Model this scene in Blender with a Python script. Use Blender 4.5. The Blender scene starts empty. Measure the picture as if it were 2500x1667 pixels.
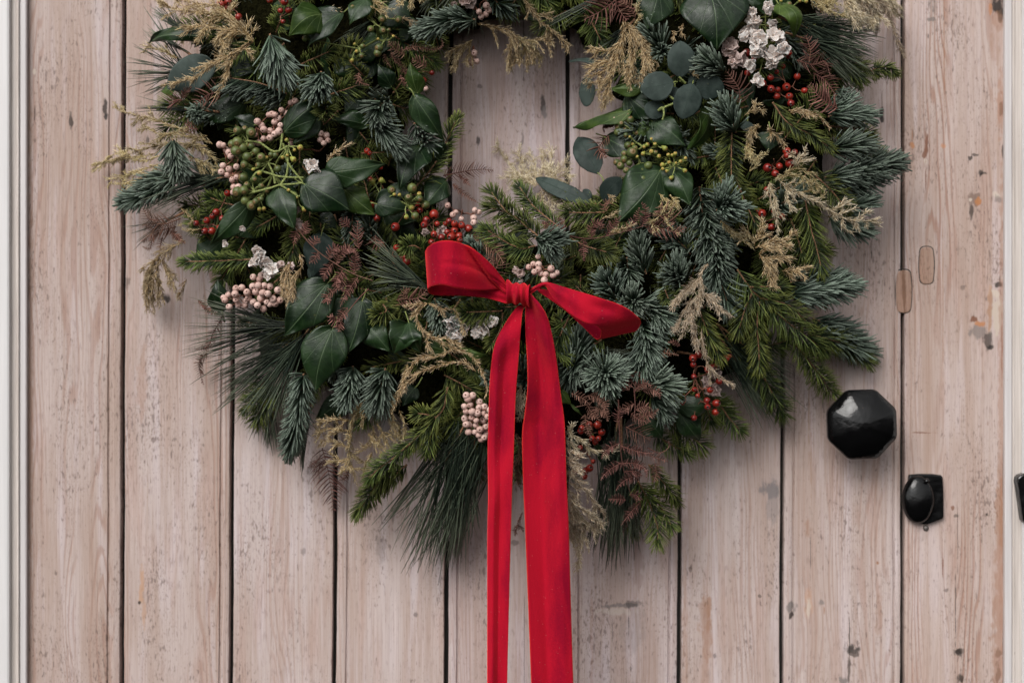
import bpy, math
import numpy as np

sc = bpy.context.scene
rng = np.random.default_rng(11)
PX = 0.00035            # one photograph pixel on the door face, in metres
CAM = 1.25              # lens to door face, metres
CAMPX = CAM / PX
H0 = 1.25               # height of the picture centre above the floor

# ------------------------------------------------------------------ camera
cam = bpy.data.cameras.new('camera')
cam.sensor_width = 36.0
cam.lens = 36.0 * CAM / (2500 * PX)
cam.clip_start = 0.05
cam.clip_end = 100
cam.dof.use_dof = True
cam.dof.focus_distance = CAM - 0.088
cam.dof.aperture_fstop = 4.0
cam_o = bpy.data.objects.new('camera', cam)
sc.collection.objects.link(cam_o)
cam_o.location = (0, -CAM, H0)
cam_o.rotation_euler = (math.radians(90), 0, 0)
sc.camera = cam_o

# ------------------------------------------------------------------ overcast daylight
SUN_DIR = np.array([-0.36, -0.66, 0.66]); SUN_DIR /= np.linalg.norm(SUN_DIR)
w = bpy.data.worlds.new('World'); sc.world = w; w.use_nodes = True
nt = w.node_tree; nt.nodes.clear()
sky = nt.nodes.new('ShaderNodeTexSky'); sky.sky_type = 'NISHITA'; sky.sun_disc = False
sky.sun_elevation = math.asin(SUN_DIR[2]); sky.sun_rotation = math.atan2(SUN_DIR[0], SUN_DIR[1])
sky.air_density = 1.0; sky.dust_density = 4.0; sky.ozone_density = 1.0
hsv = nt.nodes.new('ShaderNodeHueSaturation'); hsv.inputs['Saturation'].default_value = 0.04
bg = nt.nodes.new('ShaderNodeBackground'); bg.inputs['Strength'].default_value = 0.10
out = nt.nodes.new('ShaderNodeOutputWorld')
nt.links.new(sky.outputs[0], hsv.inputs['Color']); nt.links.new(hsv.outputs[0], bg.inputs[0]); nt.links.new(bg.outputs[0], out.inputs[0])
sun = bpy.data.lights.new('sun', 'SUN'); sun.energy = 1.3; sun.angle = math.radians(40); sun.color = (1.0, 0.95, 0.89)
sun_o = bpy.data.objects.new('sun', sun); sc.collection.objects.link(sun_o)
sun_o.location = (-0.6, -1.2, H0 + 1.5)
from mathutils import Vector
sun_o.rotation_euler = Vector(SUN_DIR).to_track_quat('Z', 'Y').to_euler()
sc.view_settings.view_transform = 'Standard'; sc.view_settings.look = 'None'
sc.view_settings.gamma = 1.0; sc.view_settings.exposure = 0.62
sc.render.engine = 'CYCLES'
sc.cycles.max_bounces = 6; sc.cycles.diffuse_bounces = 3; sc.cycles.glossy_bounces = 2; sc.cycles.transmission_bounces = 2
sc.cycles.use_denoising = True

# ------------------------------------------------------------------ helpers
def pt(px, py, d=0.0):
    """photo pixel at d pixels in front of the door -> world point in pixel units"""
    t = 1 - d / CAMPX
    return np.array([(px - 1250) * t, -d, (833.5 - py) * t])
CROPS = {0: (0, 0, 1), 1: (200, 0, 3.92), 2: (700, 0, 3.92), 3: (1250, 0, 3.92), 4: (1700, 0, 3.92), 5: (200, 350, 3.92),
         6: (700, 350, 3.92), 7: (1200, 350, 3.92), 8: (1700, 350, 3.92), 9: (400, 700, 3.92), 10: (900, 550, 3.357),
         11: (1550, 650, 3.92), 12: (700, 950, 3.92), 13: (1150, 950, 3.92), 14: (1900, 850, 3.1367)}
def cp(k, x, y):
    ox, oy, s = CROPS[k]
    return ox + x / s, oy + y / s
WC = (1258.0, 315.0)
def surf(px, py):
    """depth of the wreath's rounded front over the door"""
    r = math.hypot(px - WC[0], py - WC[1])
    q = (r - 530) / 450
    return max(26.0, 225 * math.sqrt(max(0.0, 1 - q * q)))
def at(k, x, y, lift=0.0):
    px, py = cp(k, x, y)
    return pt(px, py, max(8.0, surf(px, py) + lift))
def ats(k, pts, lift0=0.0, lift1=None):
    n = len(pts); lift1 = lift0 if lift1 is None else lift1
    r = []
    for i, p in enumerate(pts):
        e = p[2] if len(p) > 2 else 0.0
        r.append(at(k, p[0], p[1], lift0 + (lift1 - lift0) * i / max(1, n - 1) + e))
    return np.array(r)
def unit(v):
    v = np.asarray(v, float)
    return v / np.maximum(1e-9, np.linalg.norm(v, axis=-1, keepdims=True))
def curve(pts, step=3.0, n=None):
    """Catmull-Rom through pts, evenly resampled"""
    p = np.asarray(pts, float)
    if len(p) == 2:
        fine = p[0] + (p[1] - p[0]) * np.linspace(0, 1, 24)[:, None]
    else:
        q = np.vstack([2 * p[0] - p[1], p, 2 * p[-1] - p[-2]])
        seg = []
        for i in range(1, len(q) - 2):
            t = np.linspace(0, 1, 16, endpoint=False)[:, None]
            a, b, c, d = q[i - 1], q[i], q[i + 1], q[i + 2]
            seg.append(.5 * (2 * b + (c - a) * t + (2 * a - 5 * b + 4 * c - d) * t ** 2 + (3 * b - a - 3 * c + d) * t ** 3))
        fine = np.vstack(seg + [p[-1:]])
    s = np.concatenate([[0], np.cumsum(np.linalg.norm(np.diff(fine, axis=0), axis=1))])
    n = n or max(4, int(s[-1] / step) + 1)
    u = np.linspace(0, s[-1], n)
    return np.stack([np.interp(u, s, fine[:, k]) for k in range(3)], 1)
def plen(path): return float(np.linalg.norm(np.diff(path, axis=0), axis=1).sum())
def sample(path, t):
    n = len(path) - 1
    f = np.clip(np.asarray(t) * n, 0, n - 1e-6); i = f.astype(int); f = (f - i)[:, None]
    return path[i] * (1 - f) + path[i + 1] * f, unit(path[i + 1] - path[i])

class Geo:
    def __init__(self): self.V = []; self.F = []; self.C = []; self.n = 0
    def add(self, V, F, C=None):
        V = np.asarray(V, float).reshape(-1, 3)
        C = np.zeros((len(V), 4)) if C is None else np.asarray(C, float).reshape(-1, 4)
        self.V.append(V); self.F.append(np.asarray(F, int) + self.n); self.C.append(C); self.n += len(V)
        return self
VIEW = np.array([0., -1., 0.])
def make_mesh(name, geo, mat, origin=None, smooth=True):
    V = np.vstack(geo.V); C = np.vstack(geo.C)
    if origin is None: origin = V.mean(0)
    me = bpy.data.meshes.new(name)
    quads = [f for f in geo.F if f.shape[1] == 4]; tris = [f for f in geo.F if f.shape[1] == 3]
    loops = np.concatenate([f.ravel() for f in quads + tris])
    sizes = np.concatenate([np.full(len(f), f.shape[1]) for f in quads + tris])
    me.vertices.add(len(V)); me.vertices.foreach_set('co', ((V - origin) * PX).astype(np.float32).ravel())
    me.loops.add(len(loops)); me.loops.foreach_set('vertex_index', loops.astype(np.int32))
    me.polygons.add(len(sizes))
    me.polygons.foreach_set('loop_start', np.concatenate([[0], np.cumsum(sizes)[:-1]]).astype(np.int32))
    me.polygons.foreach_set('use_smooth', np.full(len(sizes), smooth))
    me.update(calc_edges=True); me.validate()
    at_ = me.attributes.new('var', 'FLOAT_COLOR', 'POINT'); at_.data.foreach_set('color', C.astype(np.float32).ravel())
    if mat: me.materials.append(mat)
    return me, origin
def link(name, me, origin, parent=None):
    o = bpy.data.objects.new(name, me); sc.collection.objects.link(o)
    world = np.array([origin[0], origin[1], origin[2]]) * PX + np.array([0, 0, H0])
    if parent is not None:
        o.parent = parent
        world = world - np.array(parent['_w'])
        o['_w'] = list(np.array(parent['_w']) + world)
    else:
        o['_w'] = list(world)
    o.location = world
    return o
def mesh(name, geo, mat, parent=None, origin=None, smooth=True, label=None):
    me, og = make_mesh(name, geo, mat, origin, smooth)
    o = link(name, me, og, parent)
    if label: o['label'] = label
    return o
def empty(name, origin):
    o = bpy.data.objects.new(name, None); sc.collection.objects.link(o); o.empty_display_size = 0.02
    world = np.array(origin) * PX + np.array([0, 0, H0]); o.location = world; o['_w'] = list(world)
    return o
def tag(o, label, cat, group=None):
    o['label'] = label; o['category'] = cat
    if group: o['group'] = group

def tube(geo, path, r0, r1=None, sides=6, rv=0.5):
    r1 = r0 if r1 is None else r1
    path = np.asarray(path); n = len(path)
    T = unit(np.gradient(path, axis=0))
    ref = np.where(np.abs(T[:, 1:2]) > .9, [[0, 0, 1.]], [[0, 1., 0]])
    A = unit(np.cross(T, ref)); B = np.cross(T, A)
    a = np.linspace(0, 2 * np.pi, sides, endpoint=False)
    R = np.linspace(r0, r1, n)[:, None, None]
    V = path[:, None] + R * (A[:, None] * np.cos(a)[None, :, None] + B[:, None] * np.sin(a)[None, :, None])
    i, j = np.meshgrid(np.arange(n - 1), np.arange(sides), indexing='ij'); j2 = (j + 1) % sides
    F = np.stack([i * sides + j, i * sides + j2, (i + 1) * sides + j2, (i + 1) * sides + j], -1).reshape(-1, 4)
    C = np.zeros((n, sides, 4)); C[..., 0] = rv; C[..., 1] = np.linspace(0, 1, n)[:, None]
    geo.add(V, F, C)
    # end caps
    top = np.vstack([V[-1], path[-1:]]); bot = np.vstack([V[0], path[:1]])
    k = np.arange(sides)
    geo.add(top, np.stack([k, (k + 1) % sides, np.full(sides, sides)], 1), np.tile([rv, 1, 0, 0], (sides + 1, 1)))
    geo.add(bot, np.stack([(k + 1) % sides, k, np.full(sides, sides)], 1), np.tile([rv, 0, 0, 0], (sides + 1, 1)))

def needles(geo, B, D, U, L, W, bend, thick=.5, nseg=3, prof=None, rnd=None):
    M = len(B); n = nseg + 1; ts = np.linspace(0, 1, n)
    L = np.broadcast_to(np.asarray(L, float), (M,)); W = np.broadcast_to(np.asarray(W, float), (M,)); bend = np.broadcast_to(np.asarray(bend, float), (M,))
    p = B[:, None] + L[:, None, None] * (D[:, None] * ts[None, :, None] + (U * bend[:, None])[:, None] * (ts ** 2)[None, :, None])
    tan = unit(D[:, None] + 2 * (U * bend[:, None])[:, None] * ts[None, :, None])
    Uj = U + .15 * rng.normal(size=U.shape)
    side = unit(np.cross(tan, Uj[:, None])); nrm = np.cross(side, tan)
    prof = np.interp(ts, [0, .15, .6, .88, 1], [.55, .95, 1, .8, .35]) if prof is None else np.asarray(prof)
    hw = (W[:, None] * prof[None])[..., None] * .5
    V = np.stack([p + side * hw, p + nrm * hw * thick, p - side * hw, p - nrm * hw * thick], 2)
    base = (np.arange(M) * n * 4)[:, None, None]
    i, j = np.meshgrid(np.arange(nseg), np.arange(4), indexing='ij'); j2 = (j + 1) % 4
    q = np.stack([i * 4 + j, i * 4 + j2, (i + 1) * 4 + j2, (i + 1) * 4 + j], -1).reshape(1, -1, 4)
    F = (base + q).reshape(-1, 4)
    cap = (np.arange(M) * n * 4)[:, None] + (nseg * 4 + np.arange(4))[None]
    rnd = rng.random(M) if rnd is None else rnd
    C = np.zeros((M, n, 4, 4)); C[..., 0] = rnd[:, None, None]; C[..., 1] = ts[None, :, None]
    C[..., 2] = np.array([.5, 1, .5, 0])[None, None]
    geo.add(V, np.vstack([F, cap]), C)

def solid(geo, G, thick, C=None, wrap=False):
    """grid of points (n,m,3) -> closed thin sheet; var.b = 0 front, 1 back"""
    n, m, _ = G.shape
    du = np.gradient(G, axis=0); dv = np.gradient(G, axis=1)
    N = unit(np.cross(du, dv))
    f = G + N * thick * .5; b = G - N * thick * .5
    if C is None:
        C = np.zeros((n, m, 4)); C[..., 0] = np.linspace(0, 1, n)[:, None]; C[..., 1] = np.linspace(0, 1, m)[None]
    Cb = C.copy(); C = C.copy(); C[..., 2] = 0; Cb[..., 2] = 1
    i, j = np.meshgrid(np.arange(n - 1), np.arange(m - 1), indexing='ij')
    q = np.stack([i * m + j, (i + 1) * m + j, (i + 1) * m + j + 1, i * m + j + 1], -1).reshape(-1, 4)
    o = n * m
    idx = np.arange(n * m).reshape(n, m)
    ring = np.concatenate([idx[0, :-1], idx[:-1, -1], idx[-1, :0:-1], idx[:0:-1, 0]])
    r2 = np.roll(ring, -1)
    rim = np.stack([ring, r2, r2 + o, ring + o], 1)
    geo.add(np.concatenate([f.reshape(-1, 3), b.reshape(-1, 3)]), np.vstack([q, q[:, ::-1] + o, rim]),
            np.concatenate([C.reshape(-1, 4), Cb.reshape(-1, 4)]))

# ------------------------------------------------------------------ materials
class Mat:
    def __init__(self, name, rough=.6, **kw):
        self.m = bpy.data.materials.new(name); self.m.use_nodes = True
        self.t = self.m.node_tree; self.t.nodes.clear()
        self.out = self.t.nodes.new('ShaderNodeOutputMaterial')
        self.b = self.t.nodes.new('ShaderNodeBsdfPrincipled')
        self.t.links.new(self.b.outputs[0], self.out.inputs[0])
        self.set(self.b.inputs['Roughness'], rough)
        for k, v in kw.items(): self.set(self.b.inputs[k.replace('_', ' ')], v)
    def set(self, inp, v):
        if hasattr(v, 'is_output') or isinstance(v, bpy.types.NodeSocket): self.t.links.new(v, inp)
        elif isinstance(v, (tuple, list)) and len(v) == 3 and inp.type == 'RGBA': inp.default_value = (*v, 1)
        else: inp.default_value = v
    def node(self, t, **kw):
        n = self.t.nodes.new(t)
        for k, v in kw.items(): setattr(n, k, v)
        return n
    def math(self, op, a, b=0.0, c=None, clamp=False):
        n = self.node('ShaderNodeMath', operation=op, use_clamp=clamp)
        self.set(n.inputs[0], a); self.set(n.inputs[1], b)
        if c is not None: self.set(n.inputs[2], c)
        return n.outputs[0]
    def vmath(self, op, a, b=(0, 0, 0)):
        n = self.node('ShaderNodeVectorMath', operation=op); self.set(n.inputs[0], a); self.set(n.inputs[1], b)
        return n.outputs['Value' if op in ('LENGTH', 'DOT_PRODUCT', 'DISTANCE') else 'Vector']
    def noise(self, vec, scale=1.0, detail=2.0, rough=.5, dist=0.0):
        n = self.node('ShaderNodeTexNoise'); self.set(n.inputs['Vector'], vec); n.inputs['Scale'].default_value = scale
        n.inputs['Detail'].default_value = detail; n.inputs['Roughness'].default_value = rough; n.inputs['Distortion'].default_value = dist
        return n.outputs[0]
    def ramp(self, v, a, b, lo=0.0, hi=1.0, smooth=True):
        n = self.node('ShaderNodeMapRange', interpolation_type='SMOOTHSTEP' if smooth else 'LINEAR')
        for i, x in enumerate((v, a, b, lo, hi)): self.set(n.inputs[i], x)
        return n.outputs[0]
    def mix(self, f, a, b, mode='MIX'):
        n = self.node('ShaderNodeMix', data_type='RGBA', blend_type=mode)
        self.set(n.inputs[0], f); self.set(n.inputs[6], a); self.set(n.inputs[7], b)
        return n.outputs[2]
    def var(self):
        n = self.node('ShaderNodeAttribute', attribute_name='var')
        s = self.node('ShaderNodeSeparateColor'); self.t.links.new(n.outputs['Color'], s.inputs[0])
        return s.outputs[0], s.outputs[1], s.outputs[2]
    def orand(self): return self.node('ShaderNodeObjectInfo').outputs['Random']
    def obj(self, scale=(1, 1, 1)):
        n = self.node('ShaderNodeTexCoord')
        return self.vmath('MULTIPLY', n.outputs['Object'], tuple(s / PX for s in scale))
    def bump(self, h, strength=.3, dist=1.0):
        n = self.node('ShaderNodeBump'); n.inputs['Strength'].default_value = strength; n.inputs['Distance'].default_value = dist * PX
        self.set(n.inputs['Height'], h); self.t.links.new(n.outputs[0], self.b.inputs['Normal'])
    def color(self, c): self.set(self.b.inputs['Base Color'], c); return self.m

def needle_mat(name, dark, light, tip, rough=.5, spec=.35, tipf=.5):
    m = Mat(name, rough); r, a, s = m.var()
    m.set(m.b.inputs['Specular IOR Level'], spec)
    c = m.mix(m.math('POWER', r, 2.2), dark, light)  # random needle tone, skewed dark so a few bright ones paint the highlights
    c = m.mix(m.math('MULTIPLY', m.ramp(a, .35, 1.0), tipf), c, tip)
    o = m.orand()
    hs = m.node('ShaderNodeHueSaturation'); m.set(hs.inputs['Color'], c)
    m.set(hs.inputs['Value'], m.ramp(o, 0, 1, .72, 1.22, False)); m.set(hs.inputs['Hue'], m.ramp(m.math('FRACT', m.math('MULTIPLY', o, 7.3)), 0, 1, .485, .515, False))
    return m.color(hs.outputs[0])
M_BLUE = needle_mat('noble_fir_needle', (.008, .018, .010), (.088, .128, .084), (.208, .254, .206), .5, .25, .6)  # pale tip is silvery bloom plus highlights put into the colour
M_SPRUCE = needle_mat('spruce_needle', (.006, .015, .003), (.085, .118, .024), (.220, .255, .060), .5, .25, .6)
M_PINE = needle_mat('pine_needle', (.006, .012, .008), (.085, .108, .070), (.22, .245, .17), .45, .3, .45)
M_GOLD = needle_mat('dried_gold_plume', (.15, .092, .032), (.56, .42, .21), (.90, .77, .52), .7, .2, .65)
M_PALE = needle_mat('dried_pale_plume', (.27, .195, .11), (.64, .52, .36), (.90, .81, .66), .75, .2, .65)
M_FERN = needle_mat('dried_bracken', (.085, .038, .027), (.255, .128, .096), (.32, .178, .140), .75, .15, .5)
def twig(name, a, b, sc_=(.08, .08, .08)):
    m = Mat(name, .75); return m.color(m.mix(m.ramp(m.noise(m.obj(sc_), 3.0), .3, .7), a, b))
M_TWIG = twig('brown_bark', (.10, .050, .025), (.26, .130, .065))
M_STALK = twig('green_stalk', (.10, .13, .03), (.24, .27, .08))
M_REDSTALK = twig('red_stalk', (.14, .050, .030), (.28, .115, .070))
M_MOSS = Mat('gap_shade_moss', 1.0); M_MOSS.set(M_MOSS.b.inputs['Specular IOR Level'], 0.0)
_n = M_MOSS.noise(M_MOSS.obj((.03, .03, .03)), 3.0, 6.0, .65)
M_MOSS.bump(_n, 1.0, 20); M_MOSS = M_MOSS.color(M_MOSS.mix(M_MOSS.ramp(_n, .3, .7), (.004, .004, .002), (.016, .015, .006)))  # moss near black: the shade in the wreath's gaps is put into its colour

def leaf_mat(name, dark, light, under, vein, veinw, rough, spec=.5, coat=0.0, palm=True, dust=.5):
    m = Mat(name, rough); u, lat, back = m.var(); o = m.orand()
    m.set(m.b.inputs['Specular IOR Level'], spec)
    m.set(m.b.inputs['Coat Weight'], coat); m.set(m.b.inputs['Coat Roughness'], .3)
    lat2 = m.math('SUBTRACT', lat, .5)
    mott = m.noise(m.obj((.03, .03, .03)), 1.0, 4.0)
    c = m.mix(m.math('ADD', m.math('MULTIPLY', m.ramp(mott, .3, .7), .8), m.math('MULTIPLY', m.math('SUBTRACT', o, .45), .9), clamp=True), dark, light)
    mid = m.ramp(m.math('ABSOLUTE', lat2), veinw * .35, veinw * 1.1, 1, 0)
    ang = m.math('ARCTAN2', lat2, m.math('MAXIMUM', u, .001))
    if palm:
        v = mid
        for a0 in (.36, .80):
            d = m.math('MULTIPLY', m.math('ABSOLUTE', m.math('SUBTRACT', m.math('ABSOLUTE', ang), a0)), m.math('MAXIMUM', u, .03))
            v = m.math('MAXIMUM', v, m.ramp(d, veinw * .2, veinw * .8, .5, 0))
        w_ = m.math('FRACT', m.math('MULTIPLY', m.math('SUBTRACT', u, m.math('MULTIPLY', m.math('ABSOLUTE', lat2), .8)), 6.0))
        d = m.math('ABSOLUTE', m.math('SUBTRACT', w_, .5))
        v = m.math('MAXIMUM', v, m.ramp(d, .0, .05, .16, 0))
    else:
        w_ = m.math('FRACT', m.math('MULTIPLY', m.math('SUBTRACT', u, m.math('MULTIPLY', m.math('ABSOLUTE', lat2), .6)), 8.0))
        d = m.math('ABSOLUTE', m.math('SUBTRACT', w_, .5))
        v = m.math('MAXIMUM', mid, m.ramp(d, .0, .06, .22, 0))
    m.bump(m.math('ADD', m.math('MULTIPLY', v, -1.0), m.math('MULTIPLY', m.noise(m.obj((.08, .08, .08)), 1.0, 3.0), 1.0)), .35, 3)
    c = m.mix(v, c, vein)
    m.set(m.b.inputs['Roughness'], m.ramp(m.noise(m.obj((.02, .02, .02)), 1.0, 3.0), .3, .7, rough - .12, rough + .14))
    blot = m.noise(m.obj((.045, .045, .045)), 1.0, 5.0, .65)
    c = m.mix(m.ramp(blot, .66, .74, 0, .45), c, (.085, .075, .022))
    if dust:
        sp = m.noise(m.obj((.35, .35, .35)), 1.0, 1.0)
        c = m.mix(m.math('MULTIPLY', m.ramp(sp, .77, .82), dust), c, (.4, .42, .36))
    c = m.mix(back, c, under)
    return m.color(c)
M_IVY = leaf_mat('ivy_leaf', (.0035, .012, .0035), (.016, .036, .011), (.065, .095, .03), (.050, .080, .036), .010, .40, .30, .04)
M_IVYLT = leaf_mat('ivy_leaf_pale', (.018, .038, .006), (.055, .088, .016), (.09, .13, .04), (.10, .14, .05), .010, .5, .22, .03)
M_EUC = leaf_mat('eucalyptus_leaf', (.010, .018, .015), (.046, .062, .055), (.065, .09, .08), (.024, .038, .030), .007, .65, .15, 0.0, False, .25)

def berry_mat(name, a, b, eye, e0, e1, rough=.4, spec=.5):
    m = Mat(name, rough); r, t, s = m.var(); o = m.orand()
    m.set(m.b.inputs['Specular IOR Level'], spec)
    c = m.mix(m.math('ADD', m.math('MULTIPLY', m.noise(m.obj((1.1, 1.1, 1.1)), 1.0, 3.0), .5), m.math('MULTIPLY', o, .6), clamp=True), a, b)
    bl = m.noise(m.obj((1.6, 1.6, 1.6)), 1.0, 4.0, .6)
    c = m.mix(m.ramp(bl, .58, .72, 0, .55), c, eye)
    c = m.mix(m.ramp(t, e0, e1, 1, 0), c, eye)
    m.bump(m.noise(m.obj((2.2, 2.2, 2.2)), 1.0, 3.0), .5, .25)
    return m.color(c)
M_PINK = berry_mat('pink_berry', (.40, .235, .195), (.62, .445, .39), (.16, .07, .055), .10, .26, .55, .3)
M_RED = berry_mat('red_hip', (.12, .007, .008), (.31, .026, .012), (.010, .005, .004), .12, .30, .3, .45)
M_GREENB = berry_mat('green_ivy_berry', (.032, .050, .014), (.115, .140, .038), (.15, .095, .035), .16, .38, .45, .4)
M_YELB = berry_mat('unripe_ivy_bud', (.15, .19, .035), (.32, .31, .06), (.38, .22, .06), .10, .45, .5, .4)

m = Mat('statice_petal', .9); m.set(m.b.inputs['Specular IOR Level'], .1); r, t, s = m.var(); o = m.orand()
c = m.mix(m.ramp(o, .2, .8), (.53, .435, .39), (.70, .61, .56)); c = m.mix(m.ramp(r, .04, .34, .8, 0), c, (.38, .26, .18))
m.set(m.b.inputs['Subsurface Weight'], .5); m.set(m.b.inputs['Subsurface Radius'], (1, .7, .6)); m.set(m.b.inputs['Subsurface Scale'], .004); M_STAT = m.color(c)
m = Mat('statice_petal_aged', .85); r, t, s = m.var(); o = m.orand()
c = m.mix(m.ramp(o, .2, .8), (.30, .21, .185), (.46, .36, .33)); c = m.mix(m.ramp(r, .1, .5, 1, 0), c, (.22, .13, .09)); M_STATD = m.color(c)

m = Mat('red_velvet', .85); r, ac, s = m.var()
m.set(m.b.inputs['Specular IOR Level'], .08)
m.set(m.b.inputs['Sheen Weight'], 1.0); m.set(m.b.inputs['Sheen Roughness'], .45); m.set(m.b.inputs['Sheen Tint'], (1.0, .07, .07))
pile_sheen = m.noise(m.obj((.016, .016, .004)), 1.0, 3.0, .5, .3)
fine = m.noise(m.obj((.22, .22, .22)), 1.0, 2.0)
c = m.mix(m.ramp(m.math('ADD', pile_sheen, m.math('MULTIPLY', fine, .18)), .40, .75), (.190, .0006, .014), (.370, .004, .018))  # light and dark zones of the velvet's sheen, painted into the red
edge = m.ramp(m.math('ABSOLUTE', m.math('SUBTRACT', ac, .5)), .482, .492)
c = m.mix(m.math('MULTIPLY', edge, .7), c, (.50, .030, .014))
lint = m.noise(m.obj((.42, .42, .42)), 1.0, 0.0)
c = m.mix(m.ramp(lint, .84, .865, 0, .45), c, (.6, .35, .33))
m.bump(m.math('ADD', fine, m.math('MULTIPLY', pile_sheen, 2.0)), .25, 2); M_VELVET = m.color(c)

m = Mat('black_enamel', .16); m.set(m.b.inputs['Specular IOR Level'], .42)
n1 = m.noise(m.obj((.02, .02, .02)), 1.0, 5.0)
m.bump(n1, .5, 7); m.set(m.b.inputs['Roughness'], m.ramp(m.noise(m.obj((.05, .05, .05)), 1.0, 4.0), .35, .7, .07, .24))
chip = m.noise(m.obj((.09, .09, .09)), 1.0, 3.0)
M_BLACK = m.color(m.mix(m.ramp(chip, .74, .78, 0, .5), (.003, .003, .0032), (.09, .05, .035)))
m = Mat('grey_iron', .5, Metallic=.6); M_IRON = m.color((.16, .14, .13))

def wood(name, spots=(), tint=(1, 1, 1), seed=0.0, lines=1.0):
    m = Mat(name, .62); m.set(m.b.inputs['Specular IOR Level'], .25)
    p = m.obj()
    sh = m.vmath('ADD', p, (seed * 731.0, 0, seed * 1237.0))
    def nz(sx, sz, d=2.0, dist=0.0, ro=.5, off=0.0):
        return m.noise(m.vmath('ADD', m.vmath('MULTIPLY', sh, (sx, .02, sz)), (off, off, off)), 1.0, d, ro, dist)
    tone = nz(.011, .0016, 3.0); tone2 = nz(.022, .0028, 3.0, off=7.0); pale = nz(.03, .0022, 2.0, off=13.0)
    c = m.mix(m.ramp(tone, .36, .64), (.385, .305, .270), (.452, .388, .372))
    c = m.mix(m.math('MULTIPLY', m.ramp(tone2, .50, .70), .55), c, (.405, .292, .255))
    c = m.mix(m.math('MULTIPLY', m.ramp(pale, .50, .72), .75), c, (.515, .462, .480))
    st1 = nz(.075, .0022, 3.0, off=71.0)
    c = m.mix(m.ramp(st1, .48, .72, 0, .45), c, (.33, .235, .19))
    c = m.mix(m.ramp(st1, .28, .46, .35, 0), c, (.53, .455, .44))
    # growth rings: vertical lines that bow into cathedrals where the warp is strong
    warp = nz(.0075, .0011, 2.0, off=3.0)
    sx = m.node('ShaderNodeSeparateXYZ'); m.set(sx.inputs[0], sh)
    ph = m.math('ADD', m.math('MULTIPLY', sx.outputs[0], .50), m.math('MULTIPLY', warp, 95.0))
    ring = m.math('SINE', m.math('ADD', ph, m.math('MULTIPLY', nz(.06, .002, 2.0, off=5.0), 9.0)))
    rm = m.ramp(nz(.013, .0009, 1.0, off=21.0), .43, .60)
    ringv = m.math('MULTIPLY', m.math('MULTIPLY', m.ramp(ring, .1, 1.0), rm), .55 * lines)
    c = m.mix(ringv, c, (.30, .185, .145))
    grain = nz(.42, .006, 3.0, off=9.0)
    c = m.mix(m.ramp(grain, .45, .75, 0, .34), c, (.25, .165, .14))
    c = m.mix(m.ramp(grain, .30, .52, .14, 0), c, (.60, .52, .51))
    # dirt caught in pores: short dark upright flecks, denser in places
    dens = nz(.010, .0035, 2.0, off=31.0)
    fl = nz(.155, .055, 1.5, .3, off=41.0)
    c = m.mix(m.ramp(m.math('ADD', fl, m.math('MULTIPLY', dens, .55)), .88, 1.04, 0, .60), c, (.11, .078, .068))
    fl2 = nz(.34, .12, 1.0, off=51.0)
    c = m.mix(m.ramp(m.math('ADD', fl2, m.math('MULTIPLY', dens, .5)), .87, 1.03, 0, .55), c, (.15, .105, .09))
    fl3 = nz(.22, .035, 2.0, off=61.0)
    c = m.mix(m.ramp(m.math('ADD', fl3, m.math('MULTIPLY', tone2, .25)), .66, .86, 0, .38), c, (.19, .135, .12))
    grime = m.noise(m.vmath('MULTIPLY', sh, (.02, .02, .012)), 1.0, 4.0, .6)
    c = m.mix(m.ramp(grime, .58, .78, 0, .28), c, (.24, .19, .165))
    if spots:
        wv = m.node('ShaderNodeTexNoise'); m.set(wv.inputs['Vector'], m.vmath('MULTIPLY', p, (.07, .02, .035))); wv.inputs['Scale'].default_value = 1.0; wv.inputs['Detail'].default_value = 3.0
        off = m.vmath('SUBTRACT', wv.outputs['Color'], (.5, .5, .5))
        for (cx, cy, rx, rz, col, k) in spots:
            if rx > 2.5: rx, rz = rx * 1.35, rz * 1.25
            q = m.vmath('MULTIPLY', m.vmath('SUBTRACT', p, (cx - 1250, 0, 833.5 - cy)), (1 / rx, 0, 1 / rz))
            q = m.vmath('ADD', q, m.vmath('MULTIPLY', off, (2.6, 0, 2.6)))
            c = m.mix(m.ramp(m.vmath('LENGTH', q), .55, 1.15, k, 0), c, col)
    c = m.mix(1.0, c, (1.07, 1.045, 1.045), 'MULTIPLY')
    if tint != (1, 1, 1): c = m.mix(1.0, c, tint, 'MULTIPLY')
    m.bump(m.math('ADD', m.math('MULTIPLY', grain, 1.0), m.math('MULTIPLY', ringv, -2.0)), .35, 1.2)
    return m.color(c)
def paint(name, a, b, rough=.45):
    m = Mat(name, rough); p = m.obj()
    st = m.noise(m.vmath('MULTIPLY', p, (.16, .16, .004)), 1.0, 4.0, .6)
    c = m.mix(m.ramp(st, .35, .7), a, b)
    sp = m.noise(m.vmath('MULTIPLY', p, (.12, .12, .05)), 1.0, 2.0)
    c = m.mix(m.ramp(sp, .74, .80, 0, .55), c, (.25, .2, .17))
    m.bump(st, .25, 1.5)
    return m.color(c)
M_WHITE = paint('white_gloss_paint', (.60, .585, .585), (.645, .63, .63))
M_LILAC = paint('off_white_paint', (.52, .49, .49), (.60, .565, .565))
M_DRAB = paint('worn_drab_paint', (.46, .405, .37), (.58, .525, .49), .55)
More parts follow.
